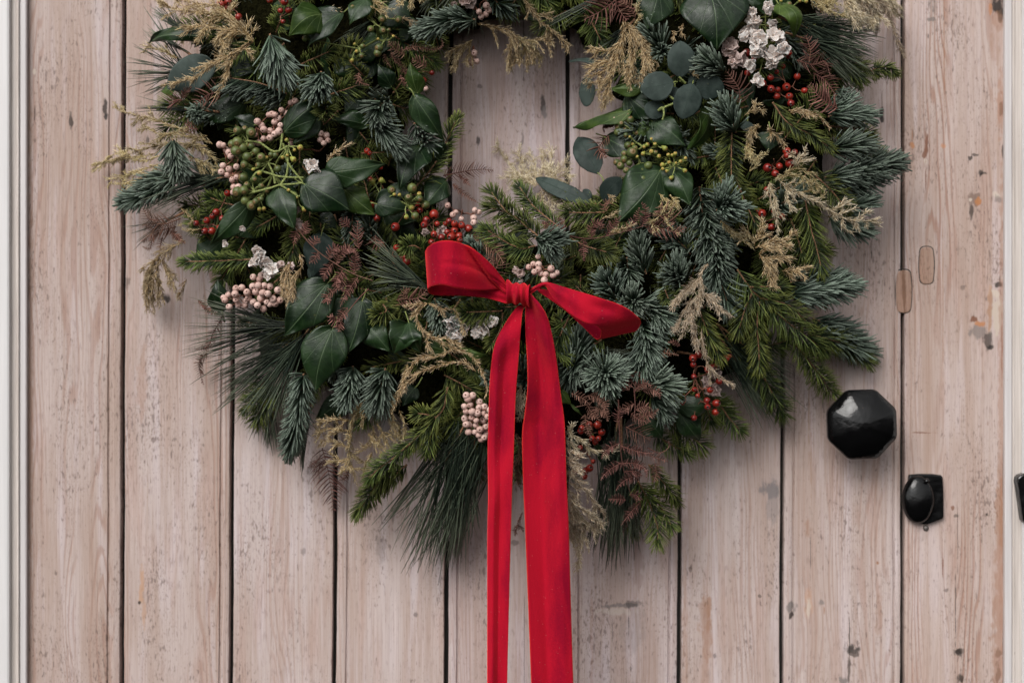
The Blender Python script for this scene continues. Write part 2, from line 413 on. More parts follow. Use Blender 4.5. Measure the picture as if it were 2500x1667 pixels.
# ------------------------------------------------------------------ door
Z_TOP, Z_BOT = -420, 2080       # photo rows the joinery runs between, past both edges of the picture
def extrude(geo, prof_top, prof_bot, rows=6, wob=0.0):
    """profile of (px, depth) swept down the door; slight lean from top to bottom"""
    wph = rng.uniform(0, 6.28, 6)
    a = np.array(prof_top, float); b = np.array(prof_bot, float); n = len(a)
    V = []
    for k in range(rows):
        t = k / (rows - 1); q = a * (1 - t) + b * t; py = Z_TOP + (Z_BOT - Z_TOP) * t
        mid_ = (q[0, 0] + q[-1, 0]) / 2; q = q.copy()
        if wob:
            jl, jr = (wob * (math.sin(py * .011 + q0[0]) + .6 * math.sin(py * .031 + q0[1]) + .5 * math.sin(py * .083 + q0[2])) for q0 in (wph[:3], wph[3:]))
            q[:, 0] += np.where(q[:, 0] < mid_, jl, jr)
        V.append(np.stack([q[:, 0] - 1250, -q[:, 1], np.full(n, 833.5 - py)], 1))
    V = np.array(V)
    i, j = np.meshgrid(np.arange(rows - 1), np.arange(n), indexing='ij'); j2 = (j + 1) % n
    F = np.stack([i * n + j, (i + 1) * n + j, (i + 1) * n + j2, i * n + j2], -1).reshape(-1, 4)
    geo.add(V.reshape(-1, 3), F)
DK = (.035, .026, .022); BK = (.016, .014, .013); RU = (.26, .125, .060); OR = (.40, .17, .06); GY = (.16, .145, .14); PL = (.50, .45, .40); RD = (.17, .075, .045)
boards = [  # left, right at the top row; left, right at the bottom row; bead on left, bead on right; spots
    (67, 298.5, 66, 293, 0, 29, [(256, 258, 5, 17, DK, .9), (258, 283, 4, 8, BK, .9), (174, 297, 4, 15, DK, .85), (85, 280, 2.2, 26, DK, .7), (84, 175, 4, 6, PL, .8), (75, 900, 5, 500, (.30, .19, .14), .55)]),
    (307, 569, 302, 558.5, 0, 22, [(402, 730, 8, 6.5, BK, .85), (398, 724, 11, 9, DK, .5), (346, 1440, 5, 42, (.43, .27, .18), .8), (341, 1470, 3, 5, DK, .9), (352, 1500, 4, 24, (.42, .27, .19), .6), (350, 870, 5, 40, RU, .30), (345, 960, 10, 60, (.33, .2, .15), .4), (310, 690, 6, 10, DK, .5), (360, 345, 4, 9, DK, .7)]),
    (577.5, 823, 567.5, 811.5, 0, 0, [(860 - 120, 1345, 5, 8, DK, .4), (660, 1290, 3, 150, (.33, .2, .16), .3)]),
    (831, 1097, 820, 1084, 25, 0, [(930, 1340, 12, 30, DK, .25), (1015, 1500, 6, 5, DK, .5), (960, 1265, 3, 14, DK, .5)]),
    (1106, 1382, 1093, 1378, 22, 0, [(1167, 343, 5, 11, BK, .8), (1325, 253, 5, 14, BK, .75), (1328, 272, 6, 14, GY, .75), (1278, 110, 1.4, 110, DK, .8), (1280, 1560, 1.3, 130, DK, .55), (1172, 210, 5, 5, DK, .5), (1255, 560, 9, 12, DK, .5), (1257, 1325, 8, 6, DK, .5), (1275, 345, 3, 16, DK, .5)]),
    (1391, 1660, 1386, 1653.5, 25, 20, [(1448, 120, 1.5, 180, BK, .8), (1467, 95, 14, 1.6, BK, .7), (1530, 1478, 40, 5, GY, .75), (1505, 1492, 42, 7, PL, .5), (1548, 1475, 24, 9, DK, .55), (1535, 1515, 1.4, 36, DK, .8), (1545, 1540, 26, 50, GY, .25), (1557, 1370, 10, 60, (.25, .16, .14), .4), (1445, 1560, 3, 150, RU, .3), (1495, 1540, 1.3, 30, DK, .5), (1540, 1630, 2, 8, DK, .6)]),
    (1668, 1911, 1662, 1903.5, 0, 0, [(1884, 1192, 19, 22, (.15, .14, .145), .75), (1888, 1225, 14, 55, (.2, .18, .18), .45), (1722, 1500, 13, 46, RU, .40), (1727, 1550, 9, 70, RU, .40), (1720, 1640, 7, 60, RU, .25), (1855, 1455, 3, 4, DK, .6), (1686, 1390, 4, 7, DK, .5), (1745, 1600, 4, 5, DK, .5), (1672, 1500, 5, 300, (.33, .2, .14), .4)]),
    (1919, 2200.5, 1912, 2199, 22, 17, [(2153, 272, 4, 12, DK, .8), (2153, 284, 5, 12, BK, .9), (2153, 250, 1.5, 30, DK, .5), (2078, 1585, 13, 9, BK, .85), (2086, 1597, 10, 6, DK, .7), (2074, 1560, 1.6, 70, DK, .85), (2072, 1635, 3, 26, DK, .7), (2060, 1662, 12, 8, GY, .8), (1974, 1470, 9, 36, (.42, .26, .18), .55), (1974, 1482, 5, 26, PL, .7), (2004, 1470, 6, 6, GY, .7), (1979, 1360, 1.6, 60, DK, .5), (1972, 1290, 6, 20, RU, .4), (1980, 1130, 2, 90, RU, .4), (2143, 1373, 3.5, 3.5, RU, .8), (2012, 1490, 2, 12, RU, .6), (1932, 1482, 9, 12, GY, .85), (1931, 1502, 5, 7, DK, .9), (2145, 1500, 7, 60, RU, .25), (1975, 990, 2, 130, RU, .4), (2128, 625, 1.8, 14, DK, .7)]),
    (2208.5, 2453, 2208, 2450, 0, 0, [(2436, 14, 13, 17, BK, .92), (2444, 34, 8, 16, DK, .8), (2417, 18, 4.5, 16, OR, .6), (2437, 50, 12, 24, RU, .4), (2276, 20, 10, 20, GY, .35), (2277, 48, 9, 5, GY, .75), (2266, 88, 2, 7, DK, .7), (2305, 130, 1.4, 180, RU, .7), (2304, 355, 5, 6, (.45, .22, .12), .7), (2227, 355, 4.5, 7, OR, .7), (2227, 330, 2, 18, RU, .6), (2262, 350, 4, 20, RD, .9), (2258, 375, 5, 12, RD, .8), (2259, 395, 4, 6, PL, .8), (2260, 430, 1.6, 36, RD, .8), (2368, 386, 5, 5, BK, .8), (2380, 379, 8, 3, BK, .7), (2394, 422, 5, 6, BK, .8), (2400, 424, 8, 3, BK, .7), (2378, 484, 15, 14, (.17, .12, .1), .8), (2388, 492, 7, 8, OR, .8), (2370, 488, 4, 4, PL, .9), (2372, 517, 5, 16, DK, .8), (2430, 476, 8, 8, PL, .9), (2437, 486, 8, 9, GY, .6), (2446, 265, 4, 17, BK, .85), (2449, 370, 3.5, 15, BK, .85), (2445, 255, 9, 60, (.32, .18, .12), .6), (2430, 110, 10, 40, RU, .25), (2435, 760, 11, 42, (.47, .42, .37), .95), (2430, 715, 10, 9, PL, .95), (2436, 694, 8, 6, BK, .85), (2441, 680, 2, 12, DK, .8), (2417, 755, 4, 60, (.42, .28, .2), .7), (2376, 780, 8, 6, RD, .9), (2390, 789, 9, 8, OR, .8), (2388, 812, 20, 14, GY, .7), (2412, 832, 9, 20, BK, .75), (2418, 848, 9, 6, BK, .85), (2418, 760, 6, 40, (.30, .18, .12), .6), (2446, 850, 2.5, 80, RD, .7), (2302, 710, 1.3, 200, RU, .6), (2410, 1255, 3, 3, DK, .9), (2326, 1240, 4.5, 4.5, RD, .8), (2335, 1260, 5, 4, DK, .6), (2302, 1378, 2.2, 26, RD, .85), (2333, 1480, 1.3, 95, BK, .8), (2338, 1300, 1.2, 90, DK, .6), (2341, 1594, 8, 9, BK, .9), (2346, 1588, 9, 6, DK, .8), (2345, 1655, 8, 9, DK, .85), (2440, 1595, 9, 9, DK, .85), (2438, 1640, 5, 28, BK, .85), (2440, 1560, 14, 200, (.30, .18, .13), .65), (2445, 1000, 6, 500, (.30, .18, .13), .5), (2440, 1260, 8, 80, RU, .5), (2250, 1056, 26, 1.6, RD, .7), (2412, 1033, 1.8, 8, RD, .5), (2350, 700, 5, 5, DK, .4), (2310, 1440, 5, 4, DK, .5)]),
]
door = empty('door', pt(1258, 2080, 0)); door['kind'] = 'thing'; tag(door, 'pale stripped pine door of vertical planks behind the wreath', 'door')
for k, (l0, r0, l1, r1, bl, br, spots) in enumerate(boards):
    def prof(l, r):
        p = [(l, -28), (l, -2.0), (l + 1.2, -.4)]
        if bl:
            p += [(l + 3, 0), (l + bl * .5, .9), (l + bl - 3.2, 0), (l + bl - 1.6, -5), (l + bl + 1.2, -5), (l + bl + 2.8, -.2)]
        p += [(l + bl + 5, 0)]
        if br:
            p += [(r - br - 5, 0), (r - br - 2.8, -.2), (r - br - 1.2, -5), (r - br + 1.6, -5), (r - br + 3.2, 0), (r - br * .5, .9), (r - 3, 0)]
        p += [(r - 1.2, -.4), (r, -2.0), (r, -28)]
        return p
    f = 420 / 1667.0
    ext = lambda a, b: (a - (b - a) * f, b + (b - a) * (2080 - 1667) / 1667.0)
    l0, l1, r0, r1 = l0 + 1.0, l1 + 1.0, r0 - 1.0, r1 - 1.0
    (L0, L1), (R0, R1) = ext(l0, l1), ext(r0, r1)
    g = Geo(); extrude(g, prof(L0, R0), prof(L1, R1), 60, .55)
    tint = [(.93, .90, .87), (.97, .95, .93), (1, 1, 1), (1, 1, 1), (.97, .96, .98), (.97, .95, .95), (1, 1, 1), (1.0, .985, .97), (1.0, .96, .92)][k]
    mesh('plank', g, wood('stripped_pine', spots, tint, k * 1.37 + .3, [1, 1.2, .7, .7, .6, .6, .8, .8, 1.5][k]), door, np.zeros(3), smooth=False)
g = Geo(); back = [(40, -30), (40, -40), (2480, -40), (2480, -30)]; extrude(g, back, back, 2)
m = Mat('ledge_backing', .9); mesh('ledge_board', g, m.color((.03, .028, .024)), door, np.zeros(3), smooth=False)
# two wooden plugs let into old lock holes
def plug(cx, cy, w_, h_, lip, split):
    g = Geo(); k = 40; a = np.linspace(0, 2 * np.pi, k, endpoint=False)
    ex = np.sign(np.cos(a)) * np.abs(np.cos(a)) ** .75 * w_ / 2
    zz = np.where(np.abs(np.sin(a)) < 1e-6, 0, np.sin(a)); ez = np.sign(zz) * (np.minimum(1, np.abs(zz) * 1.6) * (h_ / 2 - w_ / 2) + np.abs(zz) * w_ / 2 * .98)
    rings = []
    for s_, d_ in ((1.0, -8), (1.0, lip - .8), (.95, lip), (.5, lip + .3)):
        rings.append(np.stack([cx - 1250 + ex * s_, np.full(k, -d_), 833.5 - cy + ez * s_], 1))
    V = np.array(rings); i, j = np.meshgrid(np.arange(3), np.arange(k), indexing='ij'); j2 = (j + 1) % k
    g.add(V.reshape(-1, 3), np.stack([i * k + j, i * k + j2, (i + 1) * k + j2, (i + 1) * k + j], -1).reshape(-1, 4))
    g.add(np.vstack([rings[-1], [[cx - 1250, -lip - .4, 833.5 - cy]]]), np.stack([np.arange(k), (np.arange(k) + 1) % k, np.full(k, k)], 1))
    sp = [(cx, cy, w_ * .10, h_ * .62, (.2, .125, .09), .8)] if split else []
    o = mesh('plug', g, wood('plug_wood', sp, (.80, .67, .56), cx * .01, .6), door, np.zeros(3), smooth=False, label='oblong wooden plug let into the door')
    # dark seam round it: a shallow recessed collar
    g = Geo(); R = []
    for s_, d_ in ((1.02, .35), (1.13, .30)):
        R.append(np.stack([cx - 1250 + ex * s_, np.full(k, -d_), 833.5 - cy + 1.5 + ez * (1 + (s_ - 1) * .45) * 1.0], 1))
    V = np.array(R); g.add(V.reshape(-1, 3), np.stack([np.arange(k), (np.arange(k) + 1) % k, k + (np.arange(k) + 1) % k, k + np.arange(k)], 1))
    mesh('dark_seam', g, bpy.data.materials.get('ledge_backing'), o, None, smooth=False)
plug(2262, 649, 36, 90, 2.2, False)
plug(2206, 712, 38, 104, 3.2, True)

# knob: eight-sided, faceted
def oct_ring(cx, cy, r, d, rot=0.0, k=8, sq=1.0):
    c = pt(cx, cy, 120)
    a = np.linspace(0, 2 * np.pi, k, endpoint=False) + np.pi / k + rot
    return np.stack([c[0] + r * np.cos(a), np.full(k, -d), c[2] + r * np.sin(a) * sq], 1)
def rings_geo(rs, close=True, bev=0):
    g = Geo(); k = len(rs[0]); V = np.array(rs); n = len(rs)
    i, j = np.meshgrid(np.arange(n - 1), np.arange(k), indexing='ij'); j2 = (j + 1) % k
    g.add(V.reshape(-1, 3), np.stack([i * k + j, i * k + j2, (i + 1) * k + j2, (i + 1) * k + j], -1).reshape(-1, 4))
    if close:
        g.add(np.vstack([rs[-1], np.mean(rs[-1], 0)[None]]), np.stack([np.arange(k), (np.arange(k) + 1) % k, np.full(k, k)], 1))
    return g
def rounded_oct(r, d, rnd=.10):
    c = pt(2110, 1037, 120); pts_ = []
    a8 = np.linspace(0, 2 * np.pi, 8, endpoint=False) + np.pi / 8 + .03
    P8 = np.stack([np.cos(a8), np.sin(a8)], 1)
    for i in range(8):
        p, q, s = P8[i - 1], P8[i], P8[(i + 1) % 8]
        pts_ += [q + (p - q) * rnd, q + (p - q) * rnd * .3 + (s - q) * rnd * .3 * .0 + (np.zeros(2) - q) * .012, q + (s - q) * rnd]
    pts_ = np.array(pts_) * r
    return np.stack([c[0] + pts_[:, 0], np.full(len(pts_), -d), c[2] + pts_[:, 1]], 1)
knob_g = rings_geo([rounded_oct(64, 0), rounded_oct(62, 8), rounded_oct(40, 14), rounded_oct(36, 40), rounded_oct(58, 58), rounded_oct(84, 76), rounded_oct(88.5, 82), rounded_oct(89.5, 98), rounded_oct(88, 102), rounded_oct(76, 113), rounded_oct(73, 115), rounded_oct(60, 124), rounded_oct(44, 131), rounded_oct(26, 136), rounded_oct(8, 138)])
knob = mesh('door_knob', knob_g, M_BLACK, door, smooth=False, label='glossy black eight-sided door knob')
mod = knob.modifiers.new('soft_edges', 'BEVEL'); mod.width = 3.0 * PX; mod.segments = 3; mod.limit_method = 'ANGLE'; mod.angle_limit = math.radians(14)
for p_ in knob.data.polygons: p_.use_smooth = True

# keyhole cover: plate with straight right edge, swinging domed drop, pivot, screw under it
def poly_plate(name, pts_, d0, d1, mat, parent, bevel=3.0, label=None):
    c = np.array([[pt(*cp(14, x, y), d1)[0], pt(*cp(14, x, y), d1)[2]] for x, y in pts_]); k = len(c); mid = c.mean(0)
    mk_ = lambda s_, d_: np.stack([mid[0] + (c[:, 0] - mid[0]) * s_, np.full(k, -d_), mid[1] + (c[:, 1] - mid[1]) * s_], 1)
    g = rings_geo([mk_(1, d0), mk_(1, d1 - bevel), mk_(.975, d1 - bevel * .3), mk_(.93, d1), mk_(.4, d1)])
    return mesh(name, g, mat, parent, smooth=False, label=label)
kp = poly_plate('keyhole_cover', [(1002, 985), (1010, 968), (1080, 962), (1180, 962), (1250, 972), (1262, 985), (1268, 1080), (1270, 1200), (1270, 1290), (1262, 1305), (1200, 1330), (1150, 1348), (1100, 1348), (1050, 1335), (1000, 1300), (975, 1250), (972, 1180), (985, 1100), (1000, 1040)][::-1], 0, 13, M_BLACK, door, 3.5, 'black keyhole cover with swinging drop')
def dome(name, cx, cy, rx, rz, d0, dh, mat, parent, n=20, r=8, flat=1.0):
    c = pt(cx, cy, d0 + dh * .5); rs = []
    for t in np.linspace(0, .985, r):
        s_ = math.cos(t * math.pi / 2) ** flat; d_ = d0 + dh * math.sin(t * math.pi / 2)
        a = np.linspace(0, 2 * np.pi, n, endpoint=False)
        rs.append(np.stack([c[0] + rx * s_ * np.cos(a), np.full(n, -d_), c[2] + rz * s_ * np.sin(a)], 1))
    return mesh(name, rings_geo(rs), mat, parent)
dome('drop', 2245, 1220, 40, 59, 12, 24, M_BLACK, kp, 32, 10, 1.0)
dome('pivot', 2263, 1174, 8, 7, 26, 9, M_BLACK, kp)
dome('screw', 2261, 1289, 7, 7.5, 0, 6, M_IRON, door)

# ------------------------------------------------------------------ frame round the door
frame = empty('door_surround', pt(2475, 2080, 0)); frame['kind'] = 'thing'; tag(frame, 'painted wooden surround with white edges down both sides of the plank door', 'door frame')
def jamb(sgn, parts):
    for (name, prof, mat) in parts:
        prof = [(1250 + (x_ - 1250) * (1 - max(d_, 0) / CAMPX), d_) for x_, d_ in prof]
        g = Geo(); extrude(g, prof, prof, 4); mesh(name, g, mat, frame, np.zeros(3), smooth=False)
jamb(-1, [('stop_bead', [(48, -30), (48, 15), (50.5, 17), (62, 17), (65, 15), (66, 10), (66, -30)], M_LILAC),
          ('jamb', [(26, -30), (26, 20), (40, 19), (42, 21), (45, 21.5), (46.5, 19), (47.8, 16), (47.8, -30)], M_DRAB),
          ('architrave', [(-300, -30), (-300, 34), (17, 34), (22, 32), (25.5, 26), (25.5, -30)], M_WHITE)])
jamb(1, [('stop_bead', [(2451.5, -30), (2451.5, 10), (2453, 15), (2456, 17), (2469, 17), (2471, 15), (2471.5, -30)], M_LILAC),
         ('jamb', [(2471.8, -30), (2471.8, 14), (2475, 16), (2477, 20), (2480, 19), (2494.5, 20), (2494.5, -30)], M_DRAB),
         ('architrave', [(2495, -30), (2495, 26), (2500, 34), (2508, 38), (2800, 38), (2800, -30)], M_WHITE)])
keep = None
g = Geo(); pr = [(1832, 1020), (1838, 990), (1856, 972), (1890, 960), (2050, 960), (2100, 980), (2100, 1330), (2050, 1350), (1900, 1350), (1876, 1320), (1866, 1250), (1846, 1100)][::-1]
keep = poly_plate('lock_keep', pr, 20, 48, M_BLACK, None, 5.0); tag(keep, 'black metal lock keep on the right of the door frame', 'lock keep')

# ------------------------------------------------------------------ wreath: generators
wreath = empty('wreath', pt(WC[0], WC[1] + 700, 0))
tag(wreath, 'large round winter wreath of fir, ivy, berries and dried plumes hanging on the door', 'wreath')
def frame_of(T):
    N = VIEW[None] - T * (T @ VIEW)[:, None]
    bad = np.linalg.norm(N, axis=1) < .25
    N[bad] = np.array([0, 0, 1.])[None] - T[bad] * T[bad][:, 2:3]
    N = unit(N); return np.cross(T, N), N
SPEC = {'blue': dict(L=46, W=5.2, th=49, dens=1.15, bend=.30, thick=.55, phi=(90, 135), mat=M_BLUE, tr=2.6, name='noble_fir_sprig', label='silvery blue fir sprig'),
        'spruce': dict(L=42, W=3.1, th=56, dens=.95, bend=-.12, thick=.6, phi=None, mat=M_SPRUCE, tr=2.4, name='spruce_sprig', label='bright green spruce sprig')}
def sprig(pts, kind='blue', bias=None, parent=None, **kw):
    s = dict(SPEC[kind]); s.update(kw)
    s['L'] *= rng.uniform(.86, 1.2); s['th'] += rng.normal(0, 4)
    path = curve(pts, 4.0); ln = plen(path)
    n = max(14, int(ln * s['dens'] * s.get('dn', 1)))
    t = np.sort(np.clip((np.arange(n) + rng.random(n)) / n, 0, 1))
    ntip = int(12 if kind == 'blue' else 14); t = np.concatenate([t, np.full(ntip, .995)])
    Bp, T = sample(path, t); S, N = frame_of(T); n = len(t)
    th = np.radians(s['th'] + rng.normal(0, 9, n)) * (1 - .55 * np.clip((t - .7) / .3, 0, 1) ** 1.5)
    th[-ntip:] = np.radians(rng.uniform(4, 42, ntip))
    if kind == 'blue' and ln > 85:
        flat = rng.random(n); ph = np.where(flat < .36, rng.normal(0, .5, n), np.where(flat < .72, np.pi + rng.normal(0, .5, n), rng.uniform(.3, 2.8, n)))
    elif s['phi'] is not None:
        c, wd = s['phi']; ph = np.radians(c + rng.uniform(-wd, wd, n))
    else:
        flat = rng.random(n)
        ph = np.where(flat < .45, rng.normal(.1, .32, n), np.where(flat < .90, np.pi - rng.normal(.1, .32, n), rng.uniform(.3, 2.8, n)))
    ph[-ntip:] = rng.uniform(0, 2 * np.pi, ntip)
    D = np.cos(th)[:, None] * T + np.sin(th)[:, None] * (np.cos(ph)[:, None] * S + np.sin(ph)[:, None] * N)
    if bias is not None:
        D = unit(D + np.array(bias)[None])
    D = unit(D + .045 * rng.normal(size=D.shape))
    U = unit(T * .8 + N * .5 + .25 * rng.normal(size=T.shape)) if kind == 'blue' else unit(-T * .4 + np.array([0, 0, 1.]) * .6 + .3 * rng.normal(size=T.shape))
    L = s['L'] * rng.uniform(.78, 1.12, n) * (1 - .22 * np.clip((t - .8) / .2, 0, 1))
    g = Geo(); tube(g, path, s['tr'], s['tr'] * .55, 6)
    o = mesh(s['name'], g, M_TWIG, parent or wreath, path[0], label=s['label'])
    g = Geo(); needles(g, Bp, D, U, L, s['W'] * rng.uniform(.85, 1.12, n), s['bend'] * rng.uniform(.5, 1.3, n), s['thick'], 3 if kind == 'spruce' else 4, None if kind == 'spruce' else [.5, .9, 1, .95, .55])
    mesh('needles', g, s['mat'], o, path[0])
    return o
def pine(base, tips, n=70, droop=.06, W=2.9, spread=10, bw=0):
    n = int(n * .9)
    tips = np.array(tips); m = len(tips)
    f = np.sort(rng.uniform(0, m - 1, n)); i = np.minimum(f.astype(int), m - 2) if m > 1 else np.zeros(n, int)
    w_ = (f - i)[:, None]
    tp = (tips[i] * (1 - w_) + tips[i + 1] * w_) if m > 1 else np.tile(tips, (n, 1))
    tp = tp + rng.normal(0, spread, tp.shape) * [1, 1.2, 1]
    mid = tips.mean(0); ax = unit(mid - base)
    Bp = base + ax * rng.uniform(-.05, .30, n)[:, None] * np.linalg.norm(mid - base) + rng.normal(0, 3.5, (n, 3))
    lat_ = unit(np.cross(ax, VIEW)); Bp = Bp + lat_ * (((tp - mid) @ lat_)[:, None] * .002 * bw + rng.normal(0, bw * .35, n)[:, None])
    D = tp - Bp; L = np.linalg.norm(D, axis=1) * rng.uniform(.78, 1.05, n); D = unit(D)
    U = unit(np.array([0, 0, -1.])[None] + .5 * rng.normal(size=(n, 3)))
    g = Geo(); tube(g, np.array([base - ax * 40, base, base + ax * .28 * np.linalg.norm(mid - base)]), 3.2, 2.0)
    o = mesh('pine_sprig', g, M_TWIG, wreath, base, label='long-needled grey green pine sprig')
    g = Geo(); needles(g, Bp, D, U, L, W * rng.uniform(.8, 1.2, n), droop * rng.uniform(-.4, 1.6, n), .6, 5, np.interp(np.linspace(0, 1, 6), [0, .1, .8, 1], [.7, 1, .9, .25]))
    mesh('needles', g, M_PINE, o, base)
PROF = {'ivy': ([0, .04, .10, .18, .30, .42, .55, .68, .80, .90, 1], [.06, .46, .72, .90, 1.0, .96, .80, .58, .36, .17, .0]),
        'lobe': ([0, .03, .08, .16, .25, .34, .44, .54, .66, .80, .91, 1], [.10, .62, .86, .97, 1.0, .86, .74, .70, .58, .34, .15, 0]),
        'euc': ([0, .05, .14, .3, .5, .68, .82, .92, .97, 1], [.04, .28, .62, .93, 1.0, .92, .70, .42, .24, .02])}
def leaf(base, tip, hl, hr=None, prof='ivy', fold=.18, arch=.10, roll=0.0, wave=.05, mat=None, parent=None, name='ivy_leaf', petiole=28, label=None, curl=0.0, pmat=None, pend=None):
    hr = hl if hr is None else hr; mat = mat or M_IVY
    A = tip - base; ln = np.linalg.norm(A); a = A / ln
    N = unit(VIEW - a * (a @ VIEW)) if abs(a @ VIEW) < .95 else np.array([0, 0, 1.])
    S = np.cross(a, N)                      # to the viewer's left when the tip points up
    if roll: N, S = N * math.cos(roll) + S * math.sin(roll), S * math.cos(roll) - N * math.sin(roll)
    nu, nv = 22, 15
    u = np.linspace(0, 1, nu)[:, None]; v = np.linspace(-1, 1, nv)[None]
    hw = np.interp(u[:, 0], *PROF[prof])[:, None]
    hw = np.sqrt(np.clip(hw, 0, 1)) ** 1.0 * np.sqrt(np.clip(hw, 0, 1))
    lat = np.where(v < 0, v * hr, v * hl) * np.maximum(hw, .012)
    ph = rng.uniform(0, 6.28, 3)
    hN = arch * 1.5 * ln * np.sin(np.pi * u) - fold * np.abs(lat) * (1 if fold > 0 else 1) + wave * ln * (np.abs(v) ** 2) * np.sin(u * 9 + ph[0] + v * 1.4) + wave * .5 * ln * np.sin(u * 5 + v * 3 + ph[1]) * np.abs(v)
    hN = hN - curl * ln * u ** 2
    side_bend = .04 * ln * np.sin(u * np.pi) * rng.uniform(-1, 1)
    back = -.06 * ln * np.clip(.14 - u, 0, 1) / .14 * np.abs(v) ** 1.2 if prof != 'euc' else 0
    G = base + a * (u * ln + back)[..., None] + S * (lat + side_bend)[..., None] + N * hN[..., None]
    C = np.zeros((nu, nv, 4)); C[..., 0] = u; C[..., 1] = .5 + lat / ln
    g = Geo(); solid(g, G[:, ::-1], 1.0, C[:, ::-1])
    o = mesh(name, g, mat, parent or wreath, base, label=label)
    if petiole or pend is not None:
        g = Geo(); e = pend if pend is not None else base - a * petiole + np.array([0, .6, 0]) * petiole
        tube(g, curve([e, (e + base) / 2 + rng.normal(0, 2, 3), base + a * ln * .02 + N * .6], n=7), 1.9, 1.3, 5)
        mesh('petiole', g, pmat or M_STALK, o, base)
    return o
def strand(gs, gn, path, L=11.0, W=1.5, dens=1.5, th=29, taper=True, r=.9, fluff=1.0):
    path = np.asarray(path); ln = plen(path); n = max(10, int(ln * dens * .85)); L = L * 1.12; W = W * 1.05
    t = rng.random(n); Bp, T = sample(path, t); S, N = frame_of(T)
    ph = rng.uniform(0, 2 * np.pi, n); a = np.radians(th + rng.normal(0, 19, n))
    D = unit(np.cos(a)[:, None] * T + np.sin(a)[:, None] * (np.cos(ph)[:, None] * S + np.sin(ph)[:, None] * N) + .1 * rng.normal(size=T.shape))
    env = (.55 + .45 * np.sin(np.pi * np.clip(t * .8 + .2, 0, 1))) if taper else np.ones(n)
    U = unit(T + .4 * rng.normal(size=T.shape))
    Bp = Bp + (np.cos(ph)[:, None] * S + np.sin(ph)[:, None] * N) * rng.uniform(0, 2.2 * fluff, n)[:, None]
    needles(gn, Bp, D, U, L * env * (.45 + 1.5 * rng.random(n) ** 2), W * rng.uniform(.7, 1.4, n), .25, .5, 2, [.35, 1.0, .15])
    tube(gs, path, r, r * .5, 4)
def plume(strands, nb=0, blen=60, spread=45, mat=None, L=11.0, W=1.5, dens=1.5, droop=.3, name='dried_plume', label='feathery golden dried plume', tmax=.95, tmin=.05, fluff=1.0, flat=.6):
    """strands: list of paths; nb side strands per 100 px"""
    gs, gn = Geo(), Geo()
    for p in strands:
        path = curve(p, 4.0); strand(gs, gn, path, L, W, dens, fluff=fluff)
        ln = plen(path); k = int(nb * .85 * ln / 100 + rng.random())
        for _ in range(k):
            t = rng.uniform(tmin, tmax); b, T = sample(path, np.array([t])); S, N = frame_of(T)
            ph = rng.uniform(0, 2 * np.pi); a = math.radians(rng.normal(spread, 12))
            d = unit(math.cos(a) * T[0] + math.sin(a) * (math.cos(ph) * S[0] + flat * math.sin(ph) * N[0]))
            l = blen * rng.uniform(.5, 1.15) * (1 - .55 * t)
            u = np.linspace(0, 1, max(5, int(l / 6)))[:, None]
            br = b + d * l * u + np.array([0, 0, -1.]) * droop * l * u ** 2 + rng.normal(0, .06, 3) * l * u ** 2
            strand(gs, gn, br, L * .85, W * .9, dens, fluff=fluff)
    o = mesh(name, gs, M_GOLD if mat is None else mat, wreath, np.asarray(strands[0][0]), label=label)
    mesh('spikelets', gn, M_GOLD if mat is None else mat, o, np.asarray(strands[0][0]))
def comb(gs, gn, path, L=10.0, W=3.6, gap=4.7, th=72, r=1.3, lift=.25):
    L = L * 1.45 + 1.5; W = W * 1.5
    path = np.asarray(path); ln = plen(path); n = max(6, int(ln / gap))
    t = (np.arange(n) + .5) / n
    for sd in (-1, 1):
        Bp, T = sample(path, np.clip(t + rng.normal(0, .003, n), 0, 1)); S, N = frame_of(T)
        a = np.radians(th + rng.normal(0, 7, n))
        D = unit(np.cos(a)[:, None] * T + np.sin(a)[:, None] * (sd * S) + lift * N * rng.uniform(-.3, 1.6, n)[:, None])
        env = np.clip(np.minimum(1, (1 - t) * 1.6 + .15), 0, 1) * np.clip(.6 + t * 2, 0, 1)
        needles(gn, Bp, D, unit(T + N * .5), L * env * rng.uniform(.8, 1.15, n), W * (.5 + .5 * env), .22, .28, 4, [.7, 1, .85, .55, .15])
    tube(gs, path, r, r * .35, 5)
def arc(start, ang, length, turn, dz=0.0, n=18, tight=1.0):
    """curling path in the picture plane: heading ang (deg, 0=right, 90=up) turning by `turn` deg, faster towards the end"""
    p = [np.array(start, float)]; a = math.radians(ang); st = length / n
    for i in range(n):
        f = (i + .5) / n
        a += math.radians(turn) / n * (f ** tight) * (tight + 1)
        s_ = st * (1.0 - .35 * f)
        p.append(p[-1] + np.array([math.cos(a) * s_, -dz * length / n * math.sin(f * 3.0), math.sin(a) * s_]))
    return np.array(p)
def fern(stem, combs=(), nb=0, blen=50, turn=120, mat=None, L=9.0, W=3.4, name='bracken_frond', sr=1.7, ang=62, label='curled brown dried bracken frond'):
    gs, gn = Geo(), Geo(); path = curve(stem, 4.0)
    tube(gs, path, sr, sr * .4, 5)
    if nb:
        comb(gs, gn, path, blen * .68, max(4.2, blen * .135), max(6.0, blen * .21), ang, sr, .18)
    for c in combs:
        c = np.asarray(c); comb(gs, gn, curve(c, 3.0), L, W)
    if not len(gn.V): comb(gs, gn, path, L, W)
    o = mesh(name, gs, M_FERN, wreath, path[0], label=label)
    mesh('leaflets', gn, mat or M_FERN, o, path[0])
